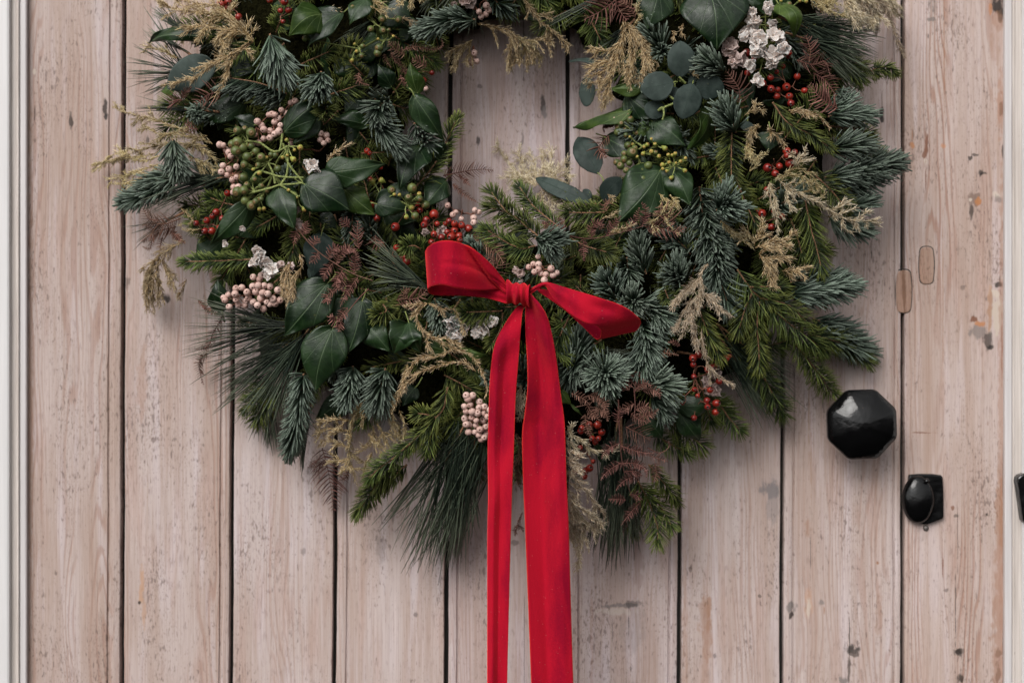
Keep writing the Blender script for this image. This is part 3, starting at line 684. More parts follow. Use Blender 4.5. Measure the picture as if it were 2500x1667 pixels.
# berries: one mesh per kind, shared
def lathe(profile, n=14):
    prof_ = np.array(profile, float); a = np.linspace(0, 2 * np.pi, n, endpoint=False)
    V = np.stack([prof_[:, 0:1] * np.cos(a), -np.tile(prof_[:, 1:2], (1, n)), prof_[:, 0:1] * np.sin(a)], -1)
    g = Geo(); k = len(prof_); i, j = np.meshgrid(np.arange(k - 1), np.arange(n), indexing='ij'); j2 = (j + 1) % n
    C = np.zeros((k, n, 4)); C[..., 1] = np.linspace(0, 1, k)[:, None]
    g.add(V.reshape(-1, 3), np.stack([i * n + j, i * n + j2, (i + 1) * n + j2, (i + 1) * n + j], -1).reshape(-1, 4)[:, ::-1], C.reshape(-1, 4))
    return g
def sph(e0, extra, k=9, sq=1.0):
    th = np.linspace(e0, np.pi * .995, k); return extra + [(math.sin(t), math.cos(t) * sq) for t in th]
BERRY = {'pink': (make_mesh('pink_berry', lathe(sph(.36, [(.01, .74), (.15, .78), (.25, .92)])), M_PINK, np.zeros(3))[0], 'pink_berry'),
         'red': (make_mesh('red_hip', lathe(sph(.48, [(.01, .80), (.26, .82), (.30, 1.02), (.40, .98)], sq=1.06)), M_RED, np.zeros(3))[0], 'red_hip'),
         'green': (make_mesh('ivy_berry', lathe(sph(.62, [(.01, 1.10), (.07, .92), (.40, .88), (.52, .86)], 8)), M_GREENB, np.zeros(3))[0], 'ivy_berry'),
         'bud': (make_mesh('ivy_bud', lathe([(.01, 1.15), (.08, .80), (.55, .76), (.82, .55), (.92, .15), (.85, -.3), (.6, -.85), (.3, -1.35), (.12, -1.7)]), M_YELB, np.zeros(3))[0], 'ivy_bud')}
from mathutils import Euler, Matrix, Quaternion
def cluster(k, items, nodes, stalk=M_REDSTALK, lift=40, name='berry_cluster', label=None, face=.8, rs=1.1, deep=14):
    """items: (kind, x, y, r) in crop pixels; nodes: stalk forks in crop pixels (x, y)"""
    s = CROPS[k][2]
    nd = [at(k, x, y, lift - 14) for x, y in nodes]
    P = []
    for (kind, x, y, r) in items:
        r = r / s
        P.append((kind, at(k, x, y, lift + rng.uniform(-deep, deep * .4)), r))
    g = Geo()
    root = np.mean(nd, 0) + np.array([0, 60, 0])
    for a in nd: tube(g, curve([root, (root + a) / 2 + rng.normal(0, 4, 3), a], n=8), rs * 1.8, rs * 1.4, 5)
    for kind, p, r in P:
        a = min(nd, key=lambda q: np.linalg.norm(q - p)); m_ = (a + p) / 2 + rng.normal(0, 3, 3) + np.array([0, 3, 0])
        tube(g, curve([a, m_, p], n=8), rs, rs * .75, 5)
    o = mesh(name, g, stalk, wreath, root, label=label)
    for kind, p, r in P:
        me, nm = BERRY[kind]
        b = link(nm, me, p, o)
        d = unit(VIEW * face + rng.normal(0, .45, 3) + (unit(p - min(nd, key=lambda q: np.linalg.norm(q - p))) * (1.1 if kind == 'bud' else .35)))
        b.rotation_mode = 'QUATERNION'; b.rotation_quaternion = Quaternion(Vector((0, -1, 0)).rotation_difference(Vector(d)))
        b.scale = (r * (sz_ := rng.uniform(.84, 1.08)), r * sz_ * rng.uniform(.92, 1.04), r * sz_ * rng.uniform(.93, 1.05))
    return o
def statice(k, items, lift=45, mat=None, label='papery white statice flower head'):
    """items: (x, y, r) florets' bunches in crop pixels"""
    s = CROPS[k][2]; mid = at(k, *np.mean([(a, b) for a, b, _ in items], 0), lift - 60)
    g = Geo(); fl = []
    for (x, y, r) in items:
        c = at(k, x, y, lift + rng.uniform(-8, 8)); r = r / s
        tube(g, curve([mid, (mid + c) / 2 + np.array([0, 8, 0]), c + np.array([0, r * .6, 0])], n=6), 1.8, 1.4, 5)
        for q in range(5):
            d = unit(VIEW * rng.uniform(.5, 1.2) + rng.normal(0, .6, 3))
            fl.append((c + unit(rng.normal(size=3)) * [1, .5, 1] * r * (.05 if q == 0 else .50), d, r * rng.uniform(.60, .85)))
    o = mesh('statice_flower', g, M_STALK, wreath, mid, label=label)
    for c, d, r in fl:
        nr, na = 6, 30; rr = np.linspace(.06, 1, nr)[:, None]; a = np.linspace(0, 2 * np.pi, na)[None]
        ph = rng.uniform(0, 6.28, 4)
        ruff = (.22 * np.sin(5 * a + ph[0]) + .16 * np.sin(8 * a + ph[1]) + .12 * np.sin(13 * a + ph[2])) * rr ** 1.5
        rad = r * (rr * (1 + .14 * np.sin(5 * a + ph[3]) * rr + .06 * np.sin(17 * a) * rr))
        h = r * (.5 * rr ** 1.3 + ruff * .5)
        ax = unit(np.cross(d, [.3, .2, 1.])); bx = np.cross(d, ax)
        G = c + ax * (rad * np.cos(a))[..., None] + bx * (rad * np.sin(a))[..., None] + d * (h - r * .5)[..., None]
        C = np.zeros((nr, na, 4)); C[..., 0] = rr
        gg = Geo(); solid(gg, G, .6, C); mesh('floret', gg, mat or M_STAT, o, c)
# ------------------------------------------------------------------ wreath: moss ring
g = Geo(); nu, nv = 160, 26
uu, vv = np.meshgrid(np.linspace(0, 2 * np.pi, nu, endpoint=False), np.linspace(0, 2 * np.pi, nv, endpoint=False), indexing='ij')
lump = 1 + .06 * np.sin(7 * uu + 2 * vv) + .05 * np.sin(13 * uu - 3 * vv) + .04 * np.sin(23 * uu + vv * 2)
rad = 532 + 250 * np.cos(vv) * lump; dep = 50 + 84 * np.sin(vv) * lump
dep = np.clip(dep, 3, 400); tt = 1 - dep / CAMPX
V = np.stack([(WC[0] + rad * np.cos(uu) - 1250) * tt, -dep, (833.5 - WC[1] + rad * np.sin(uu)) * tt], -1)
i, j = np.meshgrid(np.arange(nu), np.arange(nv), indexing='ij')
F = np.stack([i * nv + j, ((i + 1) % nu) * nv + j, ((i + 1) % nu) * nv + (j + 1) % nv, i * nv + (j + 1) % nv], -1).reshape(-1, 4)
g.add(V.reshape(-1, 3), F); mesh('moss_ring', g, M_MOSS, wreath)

# ------------------------------------------------------------------ greenery under and between, all round the ring
def rp(a, r): return WC[0] + r * math.cos(a), WC[1] + r * math.sin(a)      # image angle, clockwise from the right
def fill(a, r, kind, ln, da, lift):
    x, y = rp(a, r); dirn = a + da
    x2, y2 = x + ln * math.cos(dirn), y + ln * math.sin(dirn)
    return np.array([at(0, x, y, lift - 25), at(0, (x + x2) / 2, (y + y2) / 2, lift + 8), at(0, x2, y2, lift + rng.uniform(-5, 18))])
for i in range(310):
    a = (i + rng.random()) / 310 * 2 * np.pi
    y_ = math.sin(a)
    r = rng.uniform(310, 800); ln = rng.uniform(90, 170)
    if WC[1] + r * y_ < -260: continue
    outward = (r - 530) / 300
    da = rng.normal(0, .5) + (math.pi / 2 * (1 - min(1, abs(outward))) * (1 if rng.random() < .5 else -1)) + (math.pi if outward < -.2 else 0)
    f = rng.random()
    if r > 640 and math.hypot(*(np.array(rp(a, r)) + ln * np.array([math.cos(a + da), math.sin(a + da)]) - WC)) > 880: ln = 70
    if r < 400 and abs(da) > 2: ln = 60
    lift = -rng.uniform(42, 100)
    if f < .60: sprig(fill(a, r, 0, ln, da, lift), 'spruce', dn=1.2, label='dark green spruce sprig')
    elif f < .66: sprig(fill(a, r, 0, ln * .8, da, lift), 'blue', dn=.7)
    elif f < .84:
        p = fill(a, r, 0, 95, da, lift); leaf(p[0], p[2], rng.uniform(30, 44), prof='ivy' if f < .8 else 'lobe', roll=rng.normal(0, .5), fold=rng.uniform(.0, .3))
    else:
        p = fill(a, r, 0, ln, da, lift); pine(p[0], [p[2] + rng.normal(0, 25, 3) * [1, .3, 1], p[2] + rng.normal(0, 25, 3) * [1, .3, 1]], 40, spread=14)
# mass above the picture's top edge, seen only as what shades the hole and closes the ring
for i in range(70):
    a = math.radians(rng.uniform(195, 345)); r = rng.uniform(330, 800); lift = rng.uniform(-10, 55)
    if WC[1] + r * math.sin(a) > -60: continue
    sprig(fill(a, r, 0, 130, rng.normal(0, .9), lift), 'spruce' if rng.random() < .6 else 'blue', dn=.8)

for i in range(90):
    a = math.radians(rng.uniform(-25, 205)); r = rng.uniform(330, 800)
    x_, y_ = rp(a, r); ln = rng.uniform(45, 85); kind = 'spruce' if rng.random() < .75 else 'blue'
    da = rng.uniform(0, 2 * np.pi) if r < 640 else rng.normal(0, .7)
    sprig(fill(a, r, 0, ln, da, -rng.uniform(5, 45)), kind, L=rng.uniform(26, 36), dn=.9, label='small dark green spruce tip' if kind == 'spruce' else 'small blue fir tip')
# ------------------------------------------------------------------ pine tufts
def P(k, base, tips, n=70, lb=10, lt=0, **kw):
    pine(at(k, *base, lb), [at(k, t[0], t[1], lt + (t[2] if len(t) > 2 else 0)) for t in tips], n, **kw)
P(1, (1080, 720), [(700, 60), (640, 130), (430, 540), (420, 620), (460, 720), (480, 830), (700, 900)], 60, 0, 0, spread=8)
P(1, (1000, 330), [(640, 130), (700, 50), (790, 20)], 26, 0, 0, spread=6)
P(1, (1180, 1060), [(430, 960), (520, 1010), (540, 1050)], 14, 10, 5, spread=5)
P(1, (1000, 500), [(640, 300), (660, 260)], 14, 0, 0, spread=5)
P(4, (930, 220), [(1400, 90), (1790, 265), (1750, 430), (1700, 540), (1640, 660), (1600, 800), (1500, 780)], 150, 25, 25, spread=9, bw=30)
P(4, (1000, 360), [(1600, 420), (1700, 560), (1560, 700)], 50, 30, 30, spread=9)
P(5, (1380, 320), [(700, 255), (500, 330), (520, 460), (540, 545), (610, 620), (640, 650)], 62, 20, 10, spread=7, droop=.12)
P(5, (900, 700), [(440, 930), (520, 1060), (400, 800)], 9, 0, 0, spread=5)
P(6, (1360, 1380), [(730, 920), (900, 860), (720, 1010), (770, 1200), (830, 1290), (800, 1450)], 64, 15, 35, spread=7, droop=.05)
P(9, (1370, 360), [(330, 20), (300, 100), (330, 250), (210, 450), (180, 520), (200, 660), (400, 700), (390, 810)], 80, 0, 25, spread=9, droop=.08)
P(9, (1380, 420), [(420, 1020), (530, 1100), (640, 1180), (790, 1240), (900, 1290), (1050, 1370), (1120, 1300)], 90, 0, 20, spread=9, droop=.08)
P(9, (1300, 500), [(330, 650), (480, 880), (560, 1000), (720, 1050)], 60, -20, 0, spread=12, droop=.08, bw=30)
P(9, (1000, 1000), [(740, 1260), (850, 1420), (980, 1500), (1080, 1560)], 60, -40, 0, spread=12, bw=30)
P(12, (200, 280), [(30, 780), (130, 800), (160, 760)], 16, -30, -6, spread=7)
P(11, (820, 690), [(1120, 1480), (1230, 1440), (1330, 1480), (1420, 1520), (1480, 1400), (1540, 1300)], 90, 0, 10, spread=8, droop=.06, bw=30)
P(11, (900, 640), [(1550, 930), (1530, 1150), (1540, 1330)], 40, 0, 15, spread=8, droop=.06)
P(12, (1680, 380), [(850, 1340), (960, 1180), (1040, 1480), (1120, 1600), (1250, 1640), (1350, 1600)], 70, 25, 70, spread=9, droop=.04, bw=60)
P(12, (1760, 380), [(1150, 1660), (1300, 1690), (1450, 1680), (1560, 1640), (1640, 1600), (1760, 1480), (1850, 1300)], 130, 25, 70, spread=10, droop=.03, bw=60)
P(12, (1800, 500), [(1400, 1640), (1500, 1660), (1600, 1640)], 60, 0, 10, spread=14, droop=.03, bw=60)
P(13, (1400, 330), [(1080, 1500), (1150, 1580), (1260, 1650), (1330, 1700), (1420, 1680)], 80, 35, 75, spread=9, droop=.02, bw=60)
P(13, (1440, 420), [(1330, 1690), (1400, 1680), (1480, 1660), (1560, 1560), (1690, 1380)], 70, 35, 75, spread=9, droop=.02, bw=60)
P(3, (1150, -180), [(300, 400), (90, 330), (360, 250), (540, 130)], 12, -10, -20, spread=8)
P(8, (700, 900), [(560, 640), (600, 760), (780, 1150)], 10, 0, 0, spread=8)

# ------------------------------------------------------------------ blue fir
def B(k, pts, l0=-20, l1=30, **kw): sprig(ats(k, pts, l0, l1), 'blue', **kw)
B(1, [(1800, 330), (1840, 470), (1900, 640)], 15, 45, L=62, th=38, dn=1.5, bias=(.05, 0, -.35))
B(1, [(1960, 900), (1700, 800), (1400, 745)], 0, 35, L=50, bias=(.15, -.1, -1.2), dn=1.5)
B(1, [(2290, 690), (2280, 760), (2270, 830)], 30, 60, L=56, th=56, dn=2.6, bias=(-.05, -.2, -.45))
B(5, [(870, -40), (880, 90), (930, 210)], 25, 45, L=50, th=50, dn=1.8, bias=(.05, 0, -.4))
B(1, [(1080, 1060), (1120, 1110)], 0, 20, L=26, dn=2)
B(5, [(900, 330), (650, 480), (420, 560)], -10, 15, L=40, th=58, dn=1.2)
B(5, [(1000, 280), (800, 330), (640, 380)], -20, 5, L=40)
B(2, [(1800, 190), (1600, 180), (1340, 270)], 0, 20, L=46, dn=1.5, th=40, bias=(-.2, -.1, -.2))
B(2, [(800, 1080), (880, 1200), (1010, 1380)], 0, 40, L=60, th=45, dn=1.5, bias=(.5, -.1, -.2))
B(2, [(980, 950), (900, 1010), (850, 1100)], 10, 30, L=40, th=60, dn=1.5, bias=(.3, 0, -.2))
B(2, [(1220, 1180), (1300, 1300), (1330, 1400)], -30, 10, L=36)
B(3, [(1440, 500), (1400, 400), (1350, 320)], -10, 10, L=40, th=40)
B(3, [(1440, 460), (1430, 520)], 0, 15, L=26, dn=2, th=70)
B(3, [(2040, 690), (1990, 660), (1900, 600)], 25, 45, L=52, th=52, dn=2.0, bias=(-.5, -.1, 0))
B(3, [(2140, 1270), (2110, 1180), (2060, 1060)], 20, 45, L=50, th=58, dn=1.8, bias=(-.45, -.15, 0))
B(4, [(1260, 1120), (1400, 1090), (1580, 1090)], -10, 20, L=44, dn=1.6, bias=(.1, -.1, -.3))
B(4, [(1330, 860), (1380, 920), (1400, 960)], -20, 0, L=34)
B(4, [(1220, 1060), (1330, 1050), (1430, 1000)], -20, 0, L=38)
B(4, [(1250, 1440), (1380, 1400), (1540, 1400)], 0, 25, L=46, dn=1.6, bias=(.1, -.2, -.3))
B(8, [(1230, 330), (1500, 260), (1860, 170)], -5, 25, L=48, dn=1.6, bias=(.1, -.2, -.35))
B(8, [(1330, 380), (1500, 350), (1680, 300)], -20, 0, L=44, dn=1.3, bias=(0, 0, -.4))
B(8, [(195, 640), (240, 610), (275, 580)], 30, 62, L=60, th=58, dn=3.6, bias=(.35, -.1, .15))
B(8, [(1260, 640), (1450, 610), (1620, 570)], -20, 5, L=42, bias=(.3, 0, 0))
B(8, [(1270, 700), (1400, 780), (1560, 800)], -15, 5, L=44, dn=1.5, bias=(.1, 0, -.4))
B(8, [(880, 1440), (1150, 1390), (1420, 1350)], -10, 25, L=44, dn=1.8, bias=(.15, -.15, -.45))
B(8, [(900, 1330), (1100, 1300), (1380, 1290)], -25, 5, L=38, dn=1.2)
B(8, [(120, 640), (180, 950), (210, 1230), (300, 1540)], -10, 20, L=46, th=62, dn=1.3)
B(8, [(30, 420), (60, 700), (90, 1000)], -20, 5, L=46, th=60, dn=1.1)
B(7, [(2230, 800), (2180, 1050), (2120, 1300)], -20, 10, L=44, th=60, dn=1.1)
B(7, [(420, 910), (500, 930), (560, 950)], 35, 60, L=52, th=60, dn=2.8, bias=(.3, -.2, -.2))
B(7, [(1480, 1250), (1440, 1120), (1410, 1000)], -10, 10, L=42, th=45, dn=1.2)
B(7, [(1850, 1340), (1810, 1290), (1770, 1230)], 20, 50, L=54, th=58, dn=2.6, bias=(-.3, -.1, .1))
B(7, [(1900, 1060), (1850, 1000), (1750, 900)], -10, 10, L=46, dn=1.2)
B(10, [(2120, 655), (2150, 640), (2180, 620)], -15, 15, L=56, th=66, dn=4, bias=(0, -.3, .05))
B(10, [(2040, 640), (2000, 540), (1960, 460)], -30, 0, L=46, th=45, dn=1.2)
B(10, [(2260, 780), (2280, 950), (2230, 1160)], -25, 20, L=48, th=55, dn=1.5, bias=(.2, 0, 0))
B(11, [(50, 520), (90, 660), (90, 900)], -20, 20, L=52, th=50, dn=1.3, bias=(.45, 0, 0))
B(11, [(0, 380), (140, 400), (250, 480)], -25, 5, L=46, th=42, dn=1.4)
B(10, [(1960, 1245), (1950, 1235), (1940, 1215)], 25, 62, L=56, th=74, dn=7, bias=(0, -.25, .12))
B(10, [(1600, 1300), (1680, 1150), (1720, 960)], -15, 10, L=48, th=50, dn=1.2)
B(10, [(1800, 950), (1740, 1050), (1640, 1220)], -25, 5, L=46, th=48, dn=1.2)
B(11, [(120, 1140), (190, 1130), (280, 1160)], 20, 45, L=52, th=56, dn=2.4, bias=(.35, -.1, -.15))
B(11, [(150, 1240), (230, 1330), (280, 1390)], 0, 25, L=46, th=45, dn=1.4)
B(11, [(1680, 620), (1950, 700), (2200, 800)], -20, 10, L=46, th=58, dn=1.5)
B(11, [(1700, 500), (1850, 560), (2050, 620)], -25, 0, L=44, th=58, dn=1.0)
B(9, [(2120, 780), (2090, 900), (2060, 1080)], -5, 40, L=56, th=48, dn=1.8, bias=(-.1, 0, -.05))
B(9, [(1810, 760), (1790, 900), (1750, 1070)], -5, 40, L=46, th=46, dn=1.8, bias=(-.1, 0, 0))
B(9, [(1340, 830), (1310, 1050), (1270, 1300), (1210, 1560)], 10, 30, L=44, th=62, dn=1.7)
B(10, [(540, 600), (570, 700), (580, 800)], -5, 15, L=34, th=50, dn=1.4)
B(0, [(1080, 800), (1120, 790)], 0, 20, L=34, th=55, dn=2)
B(6, [(1870, 1090), (1760, 980)], 10, 25, L=30, th=50, dn=1.5)
B(3, [(1180, 740), (1240, 780)], -15, 5, L=30)

# ------------------------------------------------------------------ green spruce
def S(k, pts, l0=-10, l1=35, **kw): sprig(ats(k, pts, l0, l1), 'spruce', **kw)
S(2, [(380, 1080), (375, 1060), (370, 1020)], 45, 65, L=34, th=78, dn=4, bias=(0, -.1, 0))
S(6, [(1240, 410), (1380, 250), (1480, 80), (1560, -80), (1620, -220)], 0, 20, L=34)
S(4, [(1440, 560), (1580, 630), (1700, 690)], 5, 15, L=34, dn=.6)
S(4, [(1690, 670), (1800, 640), (1900, 680)], 10, 25, L=24, th=60, dn=1.5, bias=(.1, 0, -.5))
S(4, [(1380, 600), (1480, 660), (1560, 740)], -5, 5, L=34)
S(4, [(730, 980), (870, 1170), (1100, 1290), (1260, 1400)], 40, 55, L=40, bias=(.05, -.1, -.35))
S(4, [(1500, 1230), (1620, 1370), (1780, 1510)], -5, 20, L=34, th=40)
S(8, [(340, -120), (335, 60), (335, 360)], 15, 35, L=42, th=55)
S(8, [(380, 330), (450, 520), (560, 760)], 0, 20, L=38)
S(8, [(1040, 540), (1100, 830), (1150, 1000), (1190, 1170)], 20, 35, L=42, bias=(0, 0, -.15))
S(8, [(1130, 300), (1260, 420), (1400, 580)], 10, 30, L=40)
S(8, [(900, 720), (960, 880), (1010, 1050)], -5, 15, L=36)
S(5, [(1620, 1110), (1300, 1125), (990, 1132)], 5, 30, L=36, th=52, dn=1.3)
S(5, [(1480, 600), (1330, 560), (1230, 520)], -15, 0, L=30)
S(6, [(1280, 1010), (1220, 980), (1150, 990)], 20, 40, L=36, th=66, dn=2)
S(6, [(2420, 900), (2200, 720), (2090, 640), (1960, 470)], 10, 35, L=38, th=50, dn=1.2)
S(7, [(640, 800), (400, 600), (270, 420)], 0, 20, L=38, th=50, dn=1.2)
S(7, [(420, 980), (290, 1005), (130, 940), (-40, 830)], 25, 40, L=40, th=55, dn=1.1)
S(7, [(380, 800), (180, 680), (0, 620)], 0, 20, L=36)
S(7, [(1080, 660), (900, 665), (740, 662)], 10, 30, L=38, th=60)
S(7, [(1100, 600), (900, 560), (700, 520)], -10, 10, L=36)
S(7, [(700, 880), (900, 980), (1100, 1040)], 0, 20, L=42, th=50)
S(10, [(1095, 700), (950, 708), (800, 712)], 35, 50, L=40, th=62, dn=1.3, bias=(-.1, -.1, 0))
S(10, [(1100, 720), (1080, 850), (1020, 960)], 15, 35, L=36)
S(10, [(1640, 760), (1580, 880), (1530, 1010), (1580, 1060)], 15, 30, L=38, th=45)
S(10, [(300, 640), (150, 680), (60, 740)], 0, 20, L=34, th=45)
S(9, [(2100, 170), (2130, 230), (2060, 260)], 20, 40, L=34, th=60, dn=2)
S(11, [(980, 30), (1110, 220), (1210, 310), (1440, 520), (1680, 700), (1780, 790)], 35, 45, L=42, bias=(-.05, -.1, -.25))
S(11, [(1120, 260), (1060, 390), (1000, 590)], 40, 45, L=40, th=42)
S(11, [(1190, 340), (1170, 560), (1185, 780), (1190, 960)], 40, 50, L=40, th=45)
S(11, [(1210, 305), (1450, 365), (1560, 450), (1680, 570)], 42, 48, L=40, th=50)
S(11, [(1100, 200), (1250, 195), (1400, 200)], 40, 40, L=34)
S(11, [(1660, 650), (1900, 710), (2080, 790), (2220, 890)], 30, 30, L=38, th=48, dn=1.2)
S(11, [(1530, 740), (1700, 950), (1850, 1160), (1900, 1210)], 30, 35, L=40, th=55)
S(11, [(600, 380), (640, 480), (700, 650), (800, 840)], 30, 45, L=40, th=42, dn=1.3)
S(11, [(1150, 900), (1280, 1150), (1420, 1400)], -20, 5, L=40)
S(11, [(290, 230), (305, 270), (320, 310)], 30, 40, L=20, th=70, dn=3)
S(12, [(1540, -20), (1500, 180), (1400, 300), (1170, 540)], 35, 50, L=40, th=60, dn=1.2)
S(12, [(1180, 520), (1020, 660), (870, 770), (790, 850)], 60, 75, L=40, th=50, dn=1.3)
S(12, [(1430, 270), (1330, 240), (1250, 232)], 45, 50, L=32, th=60, dn=1.3)
S(12, [(1410, 330), (1380, 450), (1340, 580)], 42, 48, L=38, th=45, dn=1.2)
S(12, [(1050, 690), (900, 860), (760, 1060), (690, 1160)], 45, 80, L=38, th=40, dn=1.4)
S(12, [(1150, 720), (1000, 850), (900, 960)], 25, 50, L=38, th=40, dn=1.2)
S(13, [(1600, 880), (1700, 1080), (1780, 1300), (1785, 1440)], 60, 110, L=44, th=48)
S(13, [(1700, 720), (1850, 900), (1960, 1060)], 40, 80, L=38, th=45)
S(13, [(1660, 940), (1800, 1100), (1910, 1290)], 55, 100, L=36, th=40)
S(13, [(1440, 900), (1520, 1150), (1560, 1350)], -10, 10, L=36, th=40)
for k, pts in ((9, [(1000, 850), (900, 1000), (790, 1160)]), (9, [(1100, 950), (960, 1120), (880, 1260)]), (11, [(800, 1300), (900, 1450), (1000, 1560)]), (13, [(1900, 300), (2050, 420), (2200, 520)]),
               (13, [(1750, 420), (1900, 520), (2060, 600)]), (1, [(1150, 950), (1000, 1000), (850, 1000)]), (4, [(1200, 700), (1350, 760), (1480, 730)]), (7, [(1200, 1000), (1100, 1100), (1020, 1180)])):
    S(k, pts, -45, -20, dn=1.1, label='dark green spruce sprig')

# ------------------------------------------------------------------ ivy leaves
def I(k, base, tip, hl, hr=None, lb=20, lt=30, **kw):
    return leaf(at(k, *base, lb), at(k, *tip, lt), hl, hr, **kw)
I(1, (1170, 350), (650, 415), 24, 14, 10, 10, fold=.5, arch=.16, prof='ivy')
I(1, (1250, 620), (770, 850), 44, 42, 5, 10, mat=M_EUC, fold=.05)
I(1, (880, 860), (760, 880), 10, 14, 12, 12, mat=M_IVYLT, petiole=0)
I(2, (330, 140), (20, 330), 46, 50, 20, 40, mat=M_IVYLT, prof='lobe', fold=.35, arch=.25, curl=.12)
I(2, (520, 130), (200, 470), 50, 40, 15, 15, prof='ivy', roll=.5, fold=-.2)
I(2, (760, 0), (600, 240), 28, 30, 10, 20, roll=.3)
I(2, (960, 60), (1180, 280), 40, 40, -10, 0)
I(2, (-20, 1260), (370, 950), 40, 30, 40, 35, fold=.3)
I(2, (770, 1200), (420, 1150), 26, 16, 15, 20, fold=.4)
I(2, (290, 1130), (60, 1380), 34, 26, 10, 25, fold=.3)
I(2, (1225, 930), (1500, 1350), 34, 28, 25, 20, fold=.25, prof='ivy')
I(2, (1250, 890), (1180, 600), 26, 20, 15, 15, mat=M_IVYLT, fold=.3)
I(2, (1000, 830), (870, 620), 22, 24, 5, 10)
I(2, (1500, 1560), (1260, 1380), 40, 40, 0, 15)
I(1, (1540, 1000), (1080, 1150), 34, 28, -10, 0, fold=.2)
I(1, (1650, 1200), (1460, 1120), 20, 16, 5, 10)
I(3, (1890, -90), (1960, 480), 76, 82, 30, 45, fold=.10, arch=.10, wave=.02)
I(3, (1400, -80), (1290, 290), 46, 46, 15, 30, fold=.2)
I(3, (1230, 850), (930, 850), 12, 20, 20, 20, mat=M_IVYLT, fold=.4)
I(3, (1120, 1060), (590, 1230), 30, 30, 15, 15, mat=M_IVYLT, roll=1.0, fold=.5, arch=.05)
I(3, (1100, 920), (1380, 1150), 40, 30, 5, 10, roll=.3)
I(3, (1880, 1060), (1680, 1440), 26, 42, 10, 20, mat=M_IVYLT, roll=-.8, fold=.3, arch=.15)
I(3, (1340, 1160), (1660, 1400), 46, 30, 10, 20, fold=.2)
I(3, (1340, 1220), (1180, 1300), 20, 16, 10, 15, mat=M_IVYLT)
I(3, (900, 1320), (1230, 1500), 34, 34, 0, 10)
I(7, (1615, 262), (1200, 760), 62, 56, 25, 45, prof='ivy', fold=.28, arch=.08)
I(7, (1720, 240), (1910, 610), 34, 34, 15, 30, fold=.3)
I(4, (790, 50), (930, 375), 30, 26, 25, 30, mat=M_IVYLT, roll=-.35, fold=.3, arch=.35)
I(4, (840, 130), (960, 250), 18, 14, 20, 15)
I(4, (700, 1270), (690, 1450), 28, 34, 20, 30, fold=.2, prof='lobe')
I(4, (560, 0), (540, 70), 16, 16, 30, 30, petiole=0)
I(5, (1620, 560), (1225, 972), 26, 34, 10, 30, fold=.2, roll=-.3, prof='ivy')
I(5, (1880, 430), (2035, 825), 40, 36, 48, 60, fold=.28, prof='lobe', arch=.08)
I(6, (170, 390), (606, 640), 52, 56, 55, 60, prof='ivy', fold=.22, arch=.10, wave=.02)
I(6, (400, 276), (942, 196), 40, 34, 55, 52, prof='lobe', fold=.20, arch=.10)
I(6, (560, 450), (850, 690), 34, 30, 20, 20, mat=M_IVYLT, fold=.1)
I(6, (860, 580), (1145, 640), 26, 40, 40, 35, prof='lobe', fold=.2)
I(6, (1260, 30), (1080, 440), 30, 52, 15, 20, fold=-.2, roll=.2)
I(6, (1520, 360), (1300, 620), 36, 30, 10, 15)
I(6, (1100, 390), (1040, 560), 26, 26, 0, 5)
I(9, (1560, -30), (1150, 470), 54, 50, 45, 55, prof='ivy', fold=.12, arch=.10)
I(9, (1615, 400), (1448, 1002), 52, 54, 55, 60, prof='ivy', fold=.14, arch=.10, wave=.025)
I(9, (1900, 130), (1765, 632), 44, 46, 40, 50, prof='lobe', fold=.28, arch=.06)
I(9, (1940, 360), (2165, 620), 34, 30, 30, 40, prof='ivy', fold=.3, wave=.07)
I(9, (2350, 380), (2200, 640), 40, 40, 25, 40, prof='lobe', fold=-.35, wave=.10, arch=.2)
I(10, (330, 800), (420, 1040), 36, 30, 35, 45, prof='lobe', fold=.4, wave=.10, arch=.25)
I(10, (640, 1030), (420, 960), 26, 24, 25, 30, mat=M_IVYLT, petiole=0)
I(10, (780, 1010), (975, 1065), 22, 4, 28, 30, mat=M_IVYLT, petiole=8, arch=.25)
I(5, (1340, 1600), (1300, 1300), 26, 30, -10, -5, roll=.2)
I(9, (560, 40), (520, 260), 20, 26, -25, -20)
I(9, (1700, 100), (1600, 420), 30, 30, 10, 20)
I(10, (380, 1330), (280, 1480), 26, 22, 5, 20)
I(11, (420, 1330), (760, 1330), 30, 24, 0, 10)
I(11, (430, 1400), (640, 1590), 20, 30, -5, 10)
I(13, (2000, 230), (2190, 490), 26, 34, 0, 5, fold=.1)
I(13, (1690, 290), (1830, 470), 30, 24, -5, 0)
I(13, (860, 10), (960, 150), 16, 10, 30, 20, mat=M_IVYLT, petiole=0)
I(13, (960, 150), (1060, 250), 4, 4, 20, 15, mat=M_IVYLT, petiole=0)
I(6, (330, 880), (240, 1300), 34, 40, 5, 15, mat=M_EUC, fold=.1)
I(10, (2200, -560), (2300, -500), 10, 10, 0, 0, petiole=0)
for k, b_, t_ in ((1, (1500, 1020), (1300, 1250)), (2, (500, 560), (700, 760)), (2, (700, 900), (560, 1080)), (6, (300, 730), (520, 820)), (2, (1100, 250), (1280, 330)), (1, (1450, 600), (1650, 700)), (5, (1700, 760), (1500, 900)), (4, (700, 620), (900, 760))):
    I(k, b_, t_, 34, 30, -45, -35)

